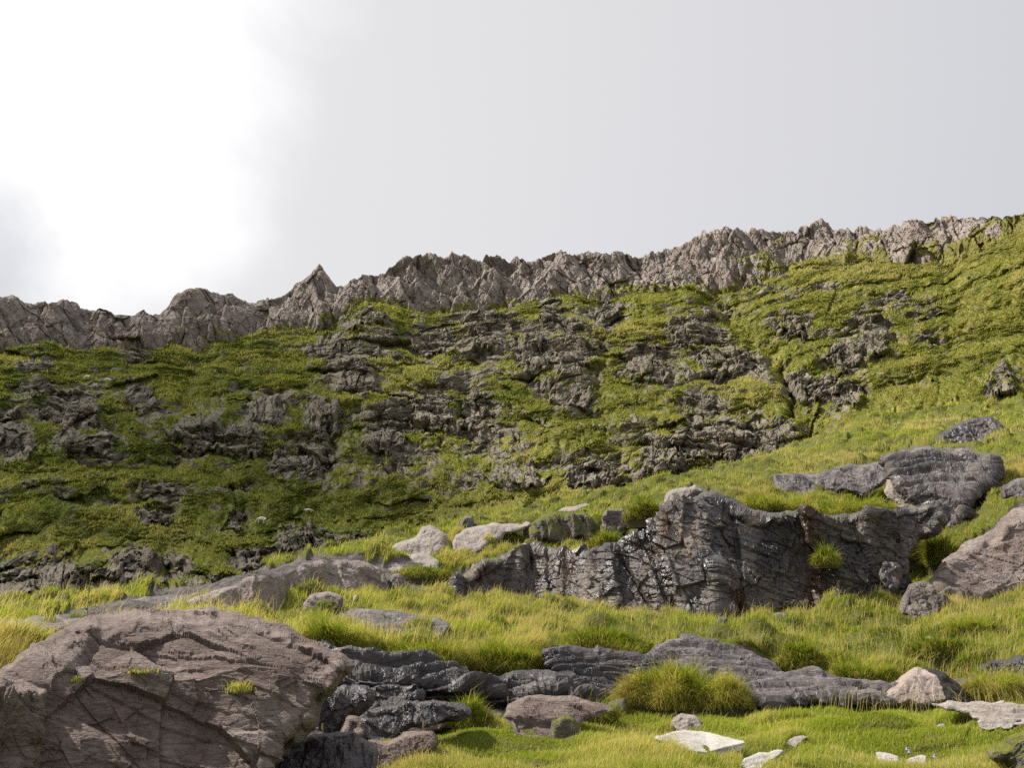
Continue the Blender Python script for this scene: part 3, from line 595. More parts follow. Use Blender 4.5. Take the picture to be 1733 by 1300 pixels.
# ------------------------------------------------------------------ rocks: traced outline, own distance, slope and thickness
ROCKS = []         # (px grid lookup) used to keep blades of grass out of the stone
def rock(name, label, pts, foot, mat, t=0.4, crease=None, t2=1.5, bulge=0.3, W=40, amp=0.10, cell=0.5, step=1.6, seed=1, back=None,
         cat='rock', group=None, terr=None, dr=0.0, aniso=(1, 1, 1), rotz=0.0, rough_edge=1.0, strata=0.0, bury=10):
    amp = amp * 1.25; W = W * 0.6
    terr = terr or TN
    pts = np.array(pts, float)
    # subdivide and roughen the outline
    P = []
    for i in range(len(pts)):
        a, b = pts[i], pts[(i + 1) % len(pts)]
        nseg = max(1, int(np.hypot(*(b - a)) / 7))
        for k in range(nseg): P.append(a + (b - a) * k / nseg)
    P = np.array(P)
    P = (np.roll(P, 1, 0) + 2 * P + np.roll(P, -1, 0)) / 4
    ext = P.max(0) - P.min(0); sz_ = min(ext[0], ext[1] * 2)
    am_ = rough_edge * np.clip(sz_ / 60, 0.15, 1.0)
    for wl, ak in ((30, 4.5), (11, 2.2)):
        P = P + am_ * ak * np.stack([fbm(P[:, 0] / wl, P[:, 1] / wl, seed + 3, 2), fbm(P[:, 0] / wl, P[:, 1] / wl, seed + 4, 2)], 1)
    if bury:                                     # run the foot down into the turf
        fy_ = np.interp(P[:, 0], [q_[0] for q_ in foot], [q_[1] for q_ in foot]) if isinstance(foot, list) else foot[1]
        lowr = sstep(P[:, 1], fy_ - 0.35 * min(ext[1], 60), fy_)
        P[:, 1] += lowr * bury
    x0, y0 = P.min(0) - step; x1, y1 = P.max(0) + step
    xs = np.arange(x0, x1 + step, step); ys = np.arange(y0, y1 + step, step)
    GX, GY = np.meshgrid(xs, ys); gx, gy = GX.ravel(), GY.ravel()
    ins = inpoly(gx, gy, P)
    d = np.full(gx.shape, 1e9); qx = gx.copy(); qy = gy.copy()
    for i in range(len(P)):
        (ax, ay), (bx, by) = P[i], P[(i + 1) % len(P)]
        vx, vy = bx - ax, by - ay; L2 = vx * vx + vy * vy + 1e-9
        tt = np.clip(((gx - ax) * vx + (gy - ay) * vy) / L2, 0, 1)
        cx_, cy_ = ax + tt * vx, ay + tt * vy; dd = np.hypot(gx - cx_, gy - cy_); m = dd < d
        d = np.where(m, dd, d); qx = np.where(m, cx_, qx); qy = np.where(m, cy_, qy)
    nr, nc = GX.shape; I = np.arange(nr * nc).reshape(nr, nc)
    q = np.stack([I[:-1, :-1], I[1:, :-1], I[1:, 1:], I[:-1, 1:]], -1).reshape(-1, 4)
    keep = ins[q].any(1); q = q[keep]
    use = np.zeros(nr * nc, bool); use[q.ravel()] = True
    bnd = use & ~ins
    x = np.where(bnd, qx, gx); y = np.where(bnd, qy, gy); d = np.where(ins, d, 0.0)
    fl_ = foot if isinstance(foot, list) else [foot]
    fr_ = np.array([terr.r_at(*q_) + dr for q_ in fl_]); foot = fl_[len(fl_) // 2]; rf_ = float(fr_[len(fl_) // 2]); fx_ = np.array([q_[0] for q_ in fl_], float)
    e = lambda xx, yy: (lambda v: v[2] / np.hypot(v[0], v[1]))(pix_dir(xx, yy))
    ef = float(e(*foot)); zf = Z0 + rf_ * ef
    def base(xx, yy):
        E = e(xx, yy)
        R_ = np.interp(xx, fx_, fr_); Zf = Z0 + R_ * ef if len(fl_) == 1 else np.interp(xx, fx_, [Z0 + q_r * float(e(*q_)) for q_r, q_ in zip(fr_, fl_)])
        r = (R_ + t * (Z0 - Zf)) / np.maximum(1 - t * E, 0.12)
        if crease is not None:
            yc = col_y(crease, xx); Ec = e(xx, yc)
            rc_ = (R_ + t * (Z0 - Zf)) / np.maximum(1 - t * Ec, 0.12); zc = Z0 + rc_ * Ec
            ru = (rc_ + t2 * (Z0 - zc)) / np.maximum(1 - t2 * E, 0.15)
            k = sstep(yc - yy, -3, 3)
            r = ru * k + r * (1 - k)
        return r, E
    r, E = base(x, y)
    Wn = W * np.clip(0.7 + 0.5 * fbm(x / 30, y / 30, seed + 9, 2), 0.4, 1.3)
    prof = 1 - (1 - np.clip(d / Wn, 0, 1)) ** 1.7
    dx, dy, dz = pix_dir(x, y); az = np.arctan2(dx, dy)
    rfv = r - bulge * prof
    rbv = r + (back if back is not None else bulge * 1.2 + 0.15) * prof
    front = world(az, rfv, Z0 + rfv * E); backp = world(az, rbv, Z0 + rbv * E)
    fg = front.reshape(nr, nc, 3)
    gu = np.gradient(fg, axis=0); gv = np.gradient(fg, axis=1); nn = np.cross(gv, gu)
    nn = blur(nn, 3) if min(nr, nc) > 8 else nn
    nn /= np.linalg.norm(nn, axis=-1, keepdims=True) + 1e-12; nn = nn.reshape(-1, 3)
    view = front - np.array([0, 0, Z0]); sgn = np.where((nn * view).sum(1) > 0, -1, 1); nn = nn * sgn[:, None]
    u = np.where(use)[0]; fp = front[u]
    vdir = view[u] / np.linalg.norm(view[u], axis=1, keepdims=True)
    face = np.clip(np.abs((nn[u] * vdir).sum(1)) * 2.4, 0.22, 1)
    c_, s_ = math.cos(rotz), math.sin(rotz)
    pr = np.stack([fp[:, 0] * c_ - fp[:, 2] * s_, fp[:, 1], fp[:, 0] * s_ + fp[:, 2] * c_], 1) / np.array(aniso)
    disp = fracture(pr, cell, amp, seed)
    if strata:
        sz = fp[:, 2] / strata + 0.9 * fbm(fp[:, 0] / 2, fp[:, 1] / 2, seed + 5, 3); sf = sz - np.floor(sz)
        disp = disp + amp * 0.7 * (sstep(sf, 0.0, 0.75) - sstep(sf, 0.88, 1.0)) * (0.4 + hf(h32(np.floor(sz), seed=seed), 2))
    fade = 0.35 + 0.65 * np.clip(d[u] / 6, 0, 1)
    disp = 2.2 * amp * np.tanh(disp / (2.2 * amp)); disp = np.maximum(disp, -0.4 * (rbv - rfv)[u] / np.maximum(face, 0.3))
    front[u] = fp + nn[u] * (disp * fade * face)[:, None]
    # assemble: front sheet + back sheet sharing the rim
    idF = -np.ones(nr * nc, int); idF[u] = np.arange(len(u))
    bi = np.where(use & ~bnd)[0]; idB = idF.copy(); idB[bi] = len(u) + np.arange(len(bi))
    co = np.concatenate([front[u], backp[bi]])
    quads = np.concatenate([idF[q], idB[q][:, ::-1]])
    ftp = np.array([*world(math.atan2(pix_dir(*foot)[0], pix_dir(*foot)[1]), rf_, zf)])
    o = mesh_obj(name, co, quads, mat=mat, origin=ftp)
    tag(o, label, cat, group)
    ROCKS.append((x0, y0, step, np.where(ins, rfv, np.nan).reshape(nr, nc), np.where(ins, rbv, np.nan).reshape(nr, nc)))
    return o

# --- big boulder, left foreground
rock('boulder', 'huge brown boulder with a domed top filling the bottom left corner',
     [(-70, 1170), (0, 1137), (40, 1104), (90, 1074), (150, 1046), (225, 1033), (340, 1029), (430, 1040), (490, 1062), (540, 1090), (582, 1112), (598, 1130), (572, 1160), (548, 1188), (535, 1235), (500, 1266), (455, 1300), (440, 1345), (-70, 1345)],
     (250, 1322), M_brown, t=0.58, crease=[(-70, 1165), (0, 1160), (80, 1168), (150, 1150), (220, 1133), (340, 1142), (420, 1128), (470, 1138), (545, 1158), (640, 1165)], t2=1.9, bulge=0.6, W=70, amp=0.16, cell=1.3, seed=3,
     cat='boulder', aniso=(1.3, 1, 0.8), rotz=0.5, back=1.0)
rock('boulder', 'dark rounded boulder shoulder split by a cleft at the very left edge', [(-70, 1150), (0, 1152), (60, 1158), (78, 1170), (74, 1240), (60, 1345), (-70, 1345)], (20, 1325), M_brown, t=0.25, crease=[(-70, 1175), (80, 1180)], t2=1.6, bulge=0.55, W=45, amp=0.12, cell=0.6, seed=4, cat='boulder', dr=-0.45)
rock('slab', 'low grey rock hump between the boulder top and the dark crags', [(110, 1052), (150, 1032), (210, 1020), (270, 1008), (340, 1000), (375, 1010), (340, 1035), (250, 1056), (130, 1066)], (230, 1060), M_grey, t=2.5, bulge=0.25, W=14, amp=0.06, cell=0.5, seed=5, cat='rock slab', terr=TN, dr=8)
rock('slab', 'flat grey slab at the left edge above yellow grass', [(-60, 1058), (0, 1052), (70, 1042), (130, 1040), (160, 1050), (120, 1064), (60, 1062), (0, 1070), (-60, 1075)], (60, 1068), M_grey, t=3, bulge=0.2, W=10, amp=0.05, cell=0.5, seed=6, cat='rock slab')
rock('slab', 'long pinkish grey slab ridge rising to a pointed hump above the terrace grass',
     [(290, 1034), (325, 1012), (365, 1000), (400, 985), (430, 973), (470, 976), (492, 972), (512, 953), (540, 943), (575, 948), (620, 949), (645, 963), (655, 990), (642, 1004), (560, 1008), (520, 1018), (450, 1032), (370, 1036)],
     [(330, 1032), (430, 1030), (500, 1022), (560, 1006), (640, 1002)], M_pink, t=1.3, bulge=0.45, W=24, amp=0.20, cell=1.5, seed=8, cat='rock slab', dr=1.5, rotz=0.5, bury=12)
rock('quartz_crest', 'narrow white quartz crest along the top of the pink slab', [(418, 979), (440, 972), (478, 974), (490, 982), (470, 983), (435, 981)], (450, 984), M_white, t=1.2, bulge=0.15, W=4, amp=0.03, cell=0.2, seed=9, cat='rock', dr=4)
rock('slab', 'pale pink slab split in two below the standing stone', [(640, 948), (668, 922), (700, 912), (708, 898), (728, 890), (755, 898), (764, 915), (752, 938), (720, 945), (690, 950)], (700, 946), M_pale, t=1.2, bulge=0.5, W=18, amp=0.09, cell=0.6, seed=10, cat='rock slab', dr=1)
rock('slab', 'low pale slab sunk in turf just under the split pink slab', [(585, 952), (620, 936), (660, 934), (720, 938), (750, 950), (742, 968), (690, 974), (630, 968)], (680, 970), M_pale, t=2.4, bulge=0.2, W=9, amp=0.05, cell=0.4, seed=12, cat='rock slab')
rock('slab', 'pale flat rock right of the standing stone with heather below', [(770, 905), (790, 892), (840, 885), (900, 884), (905, 892), (860, 900), (845, 918), (800, 928), (762, 922)], (810, 926), M_pale, t=1.8, bulge=0.4, W=12, amp=0.07, cell=0.5, seed=13, cat='rock slab')
rock('standing_stone', 'small upright grey stone standing on the skyline of the spur', [(777, 893), (780, 878), (790, 870), (799, 873), (803, 888), (800, 895)], (790, 893), M_grey, t=0.15, bulge=0.25, W=10, amp=0.05, cell=0.3, seed=14, cat='stone')
rock('stone', 'small dark stone tucked in the hollow beside the pink hump', [(655, 995), (658, 975), (670, 968), (683, 975), (686, 995), (672, 1000)], (670, 998), M_grey, t=0.3, bulge=0.3, W=10, amp=0.06, cell=0.3, seed=15, cat='stone')
rock('pillar_stone', 'thin pale pillar of rock beside the mossy outcrop', [(883, 908), (884, 884), (890, 880), (895, 886), (894, 910)], (889, 908), M_pale, t=0.1, bulge=0.2, W=6, amp=0.04, cell=0.25, seed=16, cat='stone')
# --- mossy upper outcrop row
rock('outcrop', 'mossy outcrop of dark upright blocks under a brown grass cap', [(894, 905), (896, 882), (915, 873), (950, 868), (985, 872), (1005, 885), (1010, 905), (960, 912), (920, 910)], (950, 909), M_mossy, t=0.35, bulge=0.7, W=18, amp=0.22, cell=0.7, seed=17, cat='rock outcrop', aniso=(0.7, 1, 1.6))
rock('outcrop', 'rounded dark outcrop knob capped with turf right of the mossy blocks', [(1018, 905), (1018, 875), (1025, 862), (1045, 857), (1060, 868), (1062, 890), (1050, 908)], (1040, 906), M_wallb, t=0.3, bulge=0.6, W=16, amp=0.15, cell=0.5, seed=18, cat='rock outcrop')
rock('slab', 'thin pale slab lying on the turf above the mossy blocks', [(935, 868), (950, 860), (975, 855), (996, 854), (998, 859), (970, 866), (945, 872)], (960, 868), M_pale, t=2.2, bulge=0.15, W=5, amp=0.03, cell=0.3, seed=19, cat='rock slab')
rock('outcrop', 'pale crumbly outcrop on top left of the wet cliff', [(1118, 862), (1122, 840), (1140, 828), (1165, 826), (1190, 826), (1188, 838), (1165, 850), (1150, 866)], (1140, 862), M_pale, t=0.7, bulge=0.5, W=14, amp=0.14, cell=0.5, seed=20, cat='rock outcrop')
# --- loose blocks of the crag and cliff foot
for i, (x, y, a, b, lb, m) in enumerate((
    (1030, 962, 17, 20, 'upright brown block standing in the notch left of the wet cliff', 0), (1075, 950, 20, 26, 'black cubic block in the shaded corner beside the wet cliff', 1),
    (1064, 995, 22, 16, 'grey block with a white face low in the corner of the crag', 2), (1120, 985, 22, 20, 'dark blunt block leaning on the left foot of the wet cliff', 1),
    
    
    
    (1510, 975, 24, 28, 'black split block between the brown cliff and the turf ramp', 1),
    
    (1610, 1004, 26, 16, 'small dark boulder between the rounded boulder and the great slab', 2))):
    rg_ = np.random.default_rng(i + 40); nn_ = 7; k_ = rg_.uniform(0.75, 1.15, nn_); th_ = np.sort(rg_.uniform(0, 0.6, nn_)) + np.arange(nn_) * 2 * np.pi / nn_
    rock('block', lb, [(x + a * k_[j] * math.cos(th_[j]), y - b * k_[j] * math.sin(th_[j])) for j in range(nn_)], (x, 1026 if x < 1560 else 1018), (M_wallb, M_wall, M_grey, M_pink)[m], t=0.5, bulge=0.55, W=min(a, b) * 0.45, amp=0.2, cell=0.6,
         seed=200 + i, cat='rock block', dr=(-0.1 if x < 1000 else -0.5), bury=2)
# --- the cliff band
rock('cliff', 'long broken band of wet black cliff glinting with seepage, grass along its brow',
     [(752, 1008), (768, 980), (795, 962), (830, 942), (880, 934), (930, 930), (975, 938), (1010, 940), (1045, 922), (1070, 903), (1098, 893), (1112, 876), (1140, 860), (1165, 846), (1190, 837), (1215, 833), (1245, 845), (1268, 862), (1310, 869),
      (1360, 866), (1410, 873), (1450, 869), (1490, 866), (1530, 856), (1575, 858), (1605, 878), (1590, 900), (1552, 918), (1536, 948), (1540, 1004), (1480, 1010), (1420, 1014), (1350, 1020), (1260, 1034), (1180, 1040), (1100, 1040), (1040, 1036), (960, 1026), (900, 1014), (820, 1006)],
     [(780, 1000), (900, 1012), (1050, 1034), (1220, 1032), (1350, 1016), (1470, 1006), (1540, 1010)], M_wall, t=0.34, bulge=0.8, W=18, amp=0.46, cell=1.7, seed=233, cat='cliff', aniso=(1, 1, 1.2), rotz=-0.2, step=1.4, bury=14)
rock('slab', 'big dark tilted slab with layered top high on the right',
     [(1505, 800), (1490, 775), (1520, 762), (1570, 758), (1640, 764), (1695, 775), (1695, 795), (1685, 830), (1650, 838), (1640, 870), (1615, 885), (1560, 860), (1520, 830)], (1620, 875), M_grey, t=1.1, bulge=0.8, W=26, amp=0.26, cell=1.3, seed=25, cat='rock slab', aniso=(1.8, 1, 0.6), rotz=0.35, strata=0.35)
rock('rib', 'pale pink rib running down beside the big dark tilted slab', [(1500, 800), (1540, 795), (1560, 800), (1585, 825), (1600, 850), (1615, 862), (1612, 885), (1570, 880), (1530, 868), (1500, 840)], (1570, 872), M_pale, t=0.9, bulge=0.8, W=24, amp=0.12, cell=0.7, seed=26, cat='rock', dr=-1.6, rotz=0.7, aniso=(1.5, 1, .7))
rock('slab', 'wet grey stepped rocks above the turf brow', [(1300, 806), (1330, 800), (1370, 806), (1400, 795), (1440, 788), (1490, 780), (1515, 800), (1500, 818), (1460, 826), (1400, 822), (1350, 832), (1310, 822)], (1400, 826), M_grey, t=1.4, bulge=0.5, W=14, amp=0.14, cell=0.6, seed=27, cat='rock slab')
rock('slab', 'great pinkish slab sloping up to the right edge of the cliff foot',
     [(1572, 1012), (1580, 980), (1595, 950), (1640, 915), (1680, 890), (1720, 862), (1800, 830), (1800, 1010), (1733, 1002), (1690, 1010), (1640, 1018)], (1650, 1012), M_pink, t=0.75, bulge=0.7, W=36, amp=0.24, cell=1.6, seed=28, cat='rock slab', rotz=0.5)
rock('boulder', 'rounded grey boulder at the foot of the great pinkish slab', [(1526, 1022), (1534, 1000), (1548, 988), (1562, 985), (1584, 992), (1602, 1006), (1606, 1022), (1560, 1030)], (1562, 1022), M_wallb, t=0.7, bulge=0.35, W=10, amp=0.15, rough_edge=2.2, cell=0.5, seed=29, cat='boulder', dr=-0.5, bury=22)
rock('boulder', 'dark low boulder in the grass near the top right of the spur', [(1582, 742), (1605, 722), (1640, 708), (1680, 706), (1700, 722), (1695, 742), (1650, 750), (1600, 750)], (1640, 748), M_wet, t=0.9, bulge=0.8, W=16, amp=0.18, cell=0.8, seed=30, cat='boulder')
rock('boulder', 'dark rock under a grass overhang at the right edge', [(1690, 838), (1700, 818), (1733, 806), (1790, 808), (1790, 836)], (1733, 834), M_grey, t=0.6, bulge=0.6, W=14, amp=0.12, cell=0.6, seed=31, cat='boulder')
# --- terrace rocks
rock('slab', 'low elongated grey slab lying in the terrace grass', [(548, 1052), (570, 1036), (600, 1027), (640, 1032), (700, 1036), (735, 1044), (765, 1060), (745, 1070), (690, 1074), (620, 1070), (580, 1060)], (650, 1072), M_grey, t=2.6, bulge=0.22, W=12, amp=0.07, cell=0.6, seed=33, cat='rock slab', dr=0.2, strata=0.12)
rock('boulder', 'small pinkish hump poking from grass at left of the terrace', [(506, 1026), (520, 1010), (545, 1002), (570, 1003), (580, 1012), (578, 1026), (545, 1030)], (545, 1026), M_pink, t=0.9, bulge=0.35, W=12, amp=0.06, cell=0.4, seed=34, cat='boulder', dr=0.5)
rock('stone', 'tiny white stone beside the small pinkish hump', [(594, 1014), (598, 1006), (606, 1005), (609, 1013), (602, 1018)], (602, 1015), M_white, t=0.3, bulge=0.1, W=5, amp=0.02, cell=0.15, seed=35, cat='stone')
rock('stone', 'smooth grey stone alone in grass below the wet cliff', [(1209, 1051), (1213, 1044), (1224, 1042), (1233, 1047), (1232, 1053), (1220, 1055)], (1221, 1053), M_grey, t=0.4, bulge=0.15, W=7, amp=0.02, cell=0.2, seed=36, cat='stone')
rock('stone', 'small pale stone in the right terrace grass', [(1562, 1084), (1566, 1078), (1577, 1077), (1583, 1081), (1578, 1086)], (1572, 1085), M_pale, t=0.6, bulge=0.1, W=5, amp=0.02, cell=0.15, seed=37, cat='stone')
rock('stone', 'brown stone half hidden in grass below the right cliff', [(1303, 1044), (1312, 1037), (1330, 1036), (1337, 1042), (1320, 1047)], (1320, 1046), M_wallb, t=0.8, bulge=0.15, W=5, amp=0.04, cell=0.2, seed=38, cat='stone')
# --- wet shelf and stream rocks
rock('shelf', 'long wet rock shelf with a dark undercut front beside the boulder',
     [(500, 1092), (560, 1104), (640, 1112), (720, 1122), (790, 1142), (860, 1140), (930, 1132), (1000, 1150), (1040, 1172), (1072, 1196), (1062, 1214), (1000, 1208), (960, 1196), (900, 1196), (860, 1206), (790, 1200), (740, 1190), (690, 1196), (650, 1210), (600, 1235), (560, 1248), (525, 1235), (515, 1180), (535, 1135)],
     (760, 1198), M_wet, t=0.1, crease=[(500, 1160), (560, 1158), (620, 1150), (700, 1160), (780, 1168), (860, 1184), (940, 1176), (1000, 1190), (1072, 1206)], t2=2.2, bulge=0.30, W=14, amp=0.22, cell=1.0, seed=40, cat='rock shelf', aniso=(1.5, 1, 0.7), dr=0.6, strata=0.12, bury=34)
rock('boulder', 'angular black wet block wedged against the big boulder', [(520, 1240), (524, 1190), (540, 1168), (585, 1158), (625, 1165), (632, 1190), (600, 1220), (560, 1246)], (560, 1240), M_wet, t=0.45, bulge=0.4, W=26, amp=0.11, cell=0.5, seed=41, cat='boulder', dr=0.2)
rock('boulder', 'narrow pinkish leaning block between the wet shelf and the split rock', [(560, 1270), (572, 1240), (588, 1212), (604, 1214), (625, 1240), (600, 1262), (575, 1280)], (590, 1268), M_brown, t=0.5, bulge=0.2, W=14, amp=0.05, cell=0.3, seed=42, cat='boulder')
rock('boulder', 'pinkish wedge boulder with a dark hollow side beside the thistle', [(592, 1262), (615, 1240), (650, 1218), (690, 1203), (735, 1201), (757, 1212), (757, 1226), (735, 1240), (690, 1246), (650, 1256), (620, 1272)], (680, 1252), M_brown, t=0.7, crease=[(592, 1250), (650, 1236), (700, 1222), (757, 1216)], t2=2.5, bulge=0.28, W=14, amp=0.05, cell=0.5, seed=43, cat='boulder')
rock('boulder', 'low pinkish boulder in front of the wedge boulder', [(578, 1300), (585, 1275), (610, 1262), (640, 1255), (690, 1244), (735, 1240), (742, 1262), (700, 1282), (640, 1300), (600, 1312)], (650, 1290), M_brown, t=0.8, bulge=0.3, W=18, amp=0.06, cell=0.4, seed=44, cat='boulder')
rock('slab', 'wet dark bedrock sheet at the bottom beside the big boulder', [(410, 1345), (440, 1290), (480, 1262), (530, 1245), (600, 1240), (640, 1262), (640, 1300), (600, 1345)], (520, 1330), M_wet, t=2.0, bulge=0.18, W=20, amp=0.06, cell=0.4, seed=45, cat='rock slab')
rock('slab', 'pinkish layered ledge end beneath the wet shelf', [(850, 1212), (862, 1190), (900, 1176), (970, 1178), (1020, 1194), (1040, 1206), (990, 1222), (960, 1244), (915, 1248), (872, 1236)], (915, 1244), M_brown, t=1.6, bulge=0.14, W=16, amp=0.10, cell=0.7, bury=16, seed=46, cat='rock slab', aniso=(1.6, 1, .6))
rock('stone', 'small peaked stone wrapped in yellow moss', [(930, 1250), (935, 1225), (950, 1208), (968, 1212), (982, 1232), (984, 1248), (955, 1254)], (956, 1250), M_mossy, t=0.3, bulge=0.16, W=16, amp=0.04, cell=0.25, seed=47, cat='stone')
rock('slab', 'sloping wet grey slab beneath the dark turf overhang', [(918, 1098), (960, 1094), (1050, 1100), (1112, 1112), (1125, 1130), (1090, 1158), (1050, 1182), (1010, 1178), (960, 1150), (925, 1135)], (1020, 1176), M_wet, t=1.7, bulge=0.25, W=18, amp=0.14, cell=1.2, seed=48, cat='rock slab', strata=0.1, aniso=(1.6, 1, .6))
rock('slab', 'dark flat dome of wet rock behind the big tussock', [(1085, 1112), (1120, 1092), (1165, 1082), (1205, 1083), (1250, 1096), (1290, 1112), (1325, 1132), (1340, 1150), (1280, 1172), (1200, 1178), (1100, 1165)], (1220, 1166), M_grey, t=2.0, bulge=0.22, W=20, amp=0.13, cell=1.2, seed=49, cat='rock slab', strata=0.1, aniso=(1.6, 1, .6))
rock('slab', 'flat grey stream slab right of the big tussock', [(1235, 1182), (1252, 1162), (1300, 1148), (1345, 1140), (1385, 1136), (1412, 1150), (1470, 1158), (1530, 1164), (1520, 1184), (1400, 1190), (1290, 1194)], (1360, 1186), M_grey, t=2.4, bulge=0.12, W=14, amp=0.11, cell=1.0, seed=50, cat='rock slab', strata=0.08)
rock('slab', 'low dark bedrock step left of the two tone boulder', [(1395, 1180), (1410, 1162), (1450, 1156), (1490, 1152), (1520, 1158), (1520, 1180), (1460, 1188)], (1450, 1184), M_grey, t=1.8, bulge=0.15, W=9, amp=0.05, cell=0.4, seed=51, cat='rock slab')
rock('boulder', 'domed boulder pale on its left half and black on its right', [(1478, 1188), (1495, 1168), (1520, 1150), (1540, 1136), (1562, 1132), (1585, 1138), (1615, 1146), (1635, 1164), (1650, 1188), (1560, 1196)], (1560, 1190), M_two, t=0.6, bulge=0.45, W=34, amp=0.035, cell=0.4, seed=52, cat='boulder')
rock('boulder', 'dark rock inside the shaded turf hollow at right', [(1640, 1142), (1665, 1124), (1720, 1110), (1800, 1112), (1800, 1148), (1690, 1150)], (1710, 1144), M_wet, t=0.6, bulge=0.4, W=16, amp=0.1, cell=0.5, seed=53, cat='boulder', dr=0.4)
for i, (x, y, s_) in enumerate(((1426, 1168, 9), (1448, 1170, 11), (1466, 1174, 7))):
    rock('stone', ('small pinkish stone at the left end of the three stones by the stream step', 'pale round stone, the middle one of three by the stream step', 'smallest grey stone of the three by the stream step')[i],
         [(x - s_, y), (x - s_ * .6, y - s_ * .7), (x + s_ * .3, y - s_ * .8), (x + s_, y - s_ * .1), (x + s_ * .6, y + s_ * .5), (x - s_ * .5, y + s_ * .5)], (x, y + 3), (M_pink, M_pale, M_grey)[i], t=0.5, bulge=0.08, W=s_ * .7, amp=0.015, cell=0.1, seed=54 + i, cat='stone', group='stones by the stream step', dr=-0.6)
rock('slab', 'wet grey rock sheet between the black block and the wedge boulder', [(560, 1262), (600, 1220), (650, 1196), (720, 1184), (790, 1190), (800, 1210), (760, 1225), (700, 1235), (640, 1262), (600, 1290), (560, 1300)], (640, 1262), M_wet, t=1.2, bulge=0.2, W=14, amp=0.1, cell=0.5, seed=70, cat='rock slab', dr=0.5)
rock('slab', 'dark slope of rock under the left end of the wet shelf', [(520, 1200), (560, 1168), (640, 1160), (720, 1172), (700, 1200), (640, 1225), (570, 1250), (525, 1262)], (600, 1262), M_wet, t=0.9, bulge=0.2, W=12, amp=0.12, cell=0.5, seed=71, cat='rock slab', dr=1.2)
# --- stones in the near grass
rock('slab', 'flat white slab lying in the near grass with a dark right edge', [(1104, 1252), (1128, 1240), (1165, 1235), (1195, 1241), (1240, 1250), (1262, 1255), (1258, 1266), (1225, 1272), (1195, 1278), (1150, 1268)], (1190, 1276), M_white, t=0.15, crease=[(1104, 1256), (1150, 1268), (1195, 1273), (1225, 1265), (1262, 1256)], t2=2.8, bulge=0.03, W=5, amp=0.008, cell=0.3, seed=60, cat='rock slab', step=1.1, rough_edge=0.5, back=0.1)
rock('slab', 'narrow pale layered slab below the white slab', [(1250, 1288), (1268, 1278), (1300, 1273), (1328, 1272), (1318, 1284), (1290, 1296), (1262, 1298)], (1285, 1296), M_white, t=2.6, bulge=0.06, W=6, amp=0.02, cell=0.15, seed=61, cat='rock slab', step=1.1, strata=0.04)
rock('stone', 'rough pale stone above the white slab', [(1130, 1226), (1140, 1212), (1158, 1204), (1175, 1212), (1192, 1222), (1190, 1230), (1155, 1232)], (1160, 1230), M_pale, t=1.0, bulge=0.12, W=10, amp=0.04, cell=0.2, seed=62, cat='stone', step=1.1)
rock('stone', 'thin pale strip of stone in grass right of the white slab', [(1318, 1262), (1335, 1252), (1360, 1246), (1372, 1248), (1360, 1256), (1335, 1264)], (1345, 1261), M_pale, t=2.2, bulge=0.04, W=4, amp=0.015, cell=0.12, seed=63, cat='stone', step=1.1)
rock('stone', 'left one of two whitish stones at the bottom edge', [(1478, 1276), (1490, 1270), (1515, 1278), (1528, 1286), (1518, 1292), (1488, 1288)], (1500, 1290), M_white, t=1.5, bulge=0.06, W=6, amp=0.015, cell=0.15, seed=64, cat='stone', step=1.1, group='two whitish stones at the bottom edge')
rock('stone', 'right one of two whitish stones beside the harebells', [(1530, 1285), (1550, 1281), (1570, 1278), (1573, 1290), (1562, 1296), (1535, 1292)], (1552, 1294), M_white, t=1.5, bulge=0.06, W=6, amp=0.015, cell=0.15, seed=65, cat='stone', step=1.1, group='two whitish stones at the bottom edge')
rock('slab', 'broad pale layered slab in grass at the right edge', [(1572, 1192), (1620, 1190), (1690, 1190), (1740, 1198), (1800, 1200), (1800, 1222), (1720, 1220), (1670, 1218), (1640, 1214), (1600, 1206)], (1690, 1219), M_pale, t=3.2, bulge=0.10, W=8, amp=0.035, cell=0.35, seed=66, cat='rock slab', strata=0.05, aniso=(2, 1, .5))
rock('stone', 'thin broken slab edge just below the broad pale slab', [(1652, 1222), (1680, 1216), (1710, 1214), (1735, 1220), (1700, 1226), (1665, 1229)], (1690, 1226), M_pale, t=2.2, bulge=0.05, W=4, amp=0.02, cell=0.15, seed=67, cat='stone', step=1.1)
rock('stone', 'small white sliver of stone in the right grass', [(1579, 1229), (1590, 1224), (1605, 1226), (1598, 1231), (1583, 1234)], (1590, 1232), M_pale, t=1.5, bulge=0.04, W=4, amp=0.01, cell=0.12, seed=68, cat='stone', step=1.1)
rock('boulder', 'dark mossy boulder leaning in at the bottom right corner', [(1664, 1272), (1690, 1258), (1712, 1244), (1740, 1234), (1800, 1230), (1800, 1330), (1740, 1330), (1700, 1290), (1668, 1280)], (1740, 1312), M_mossy, t=0.4, bulge=0.25, W=26, amp=0.05, cell=0.4, seed=69, cat='boulder', step=1.2)

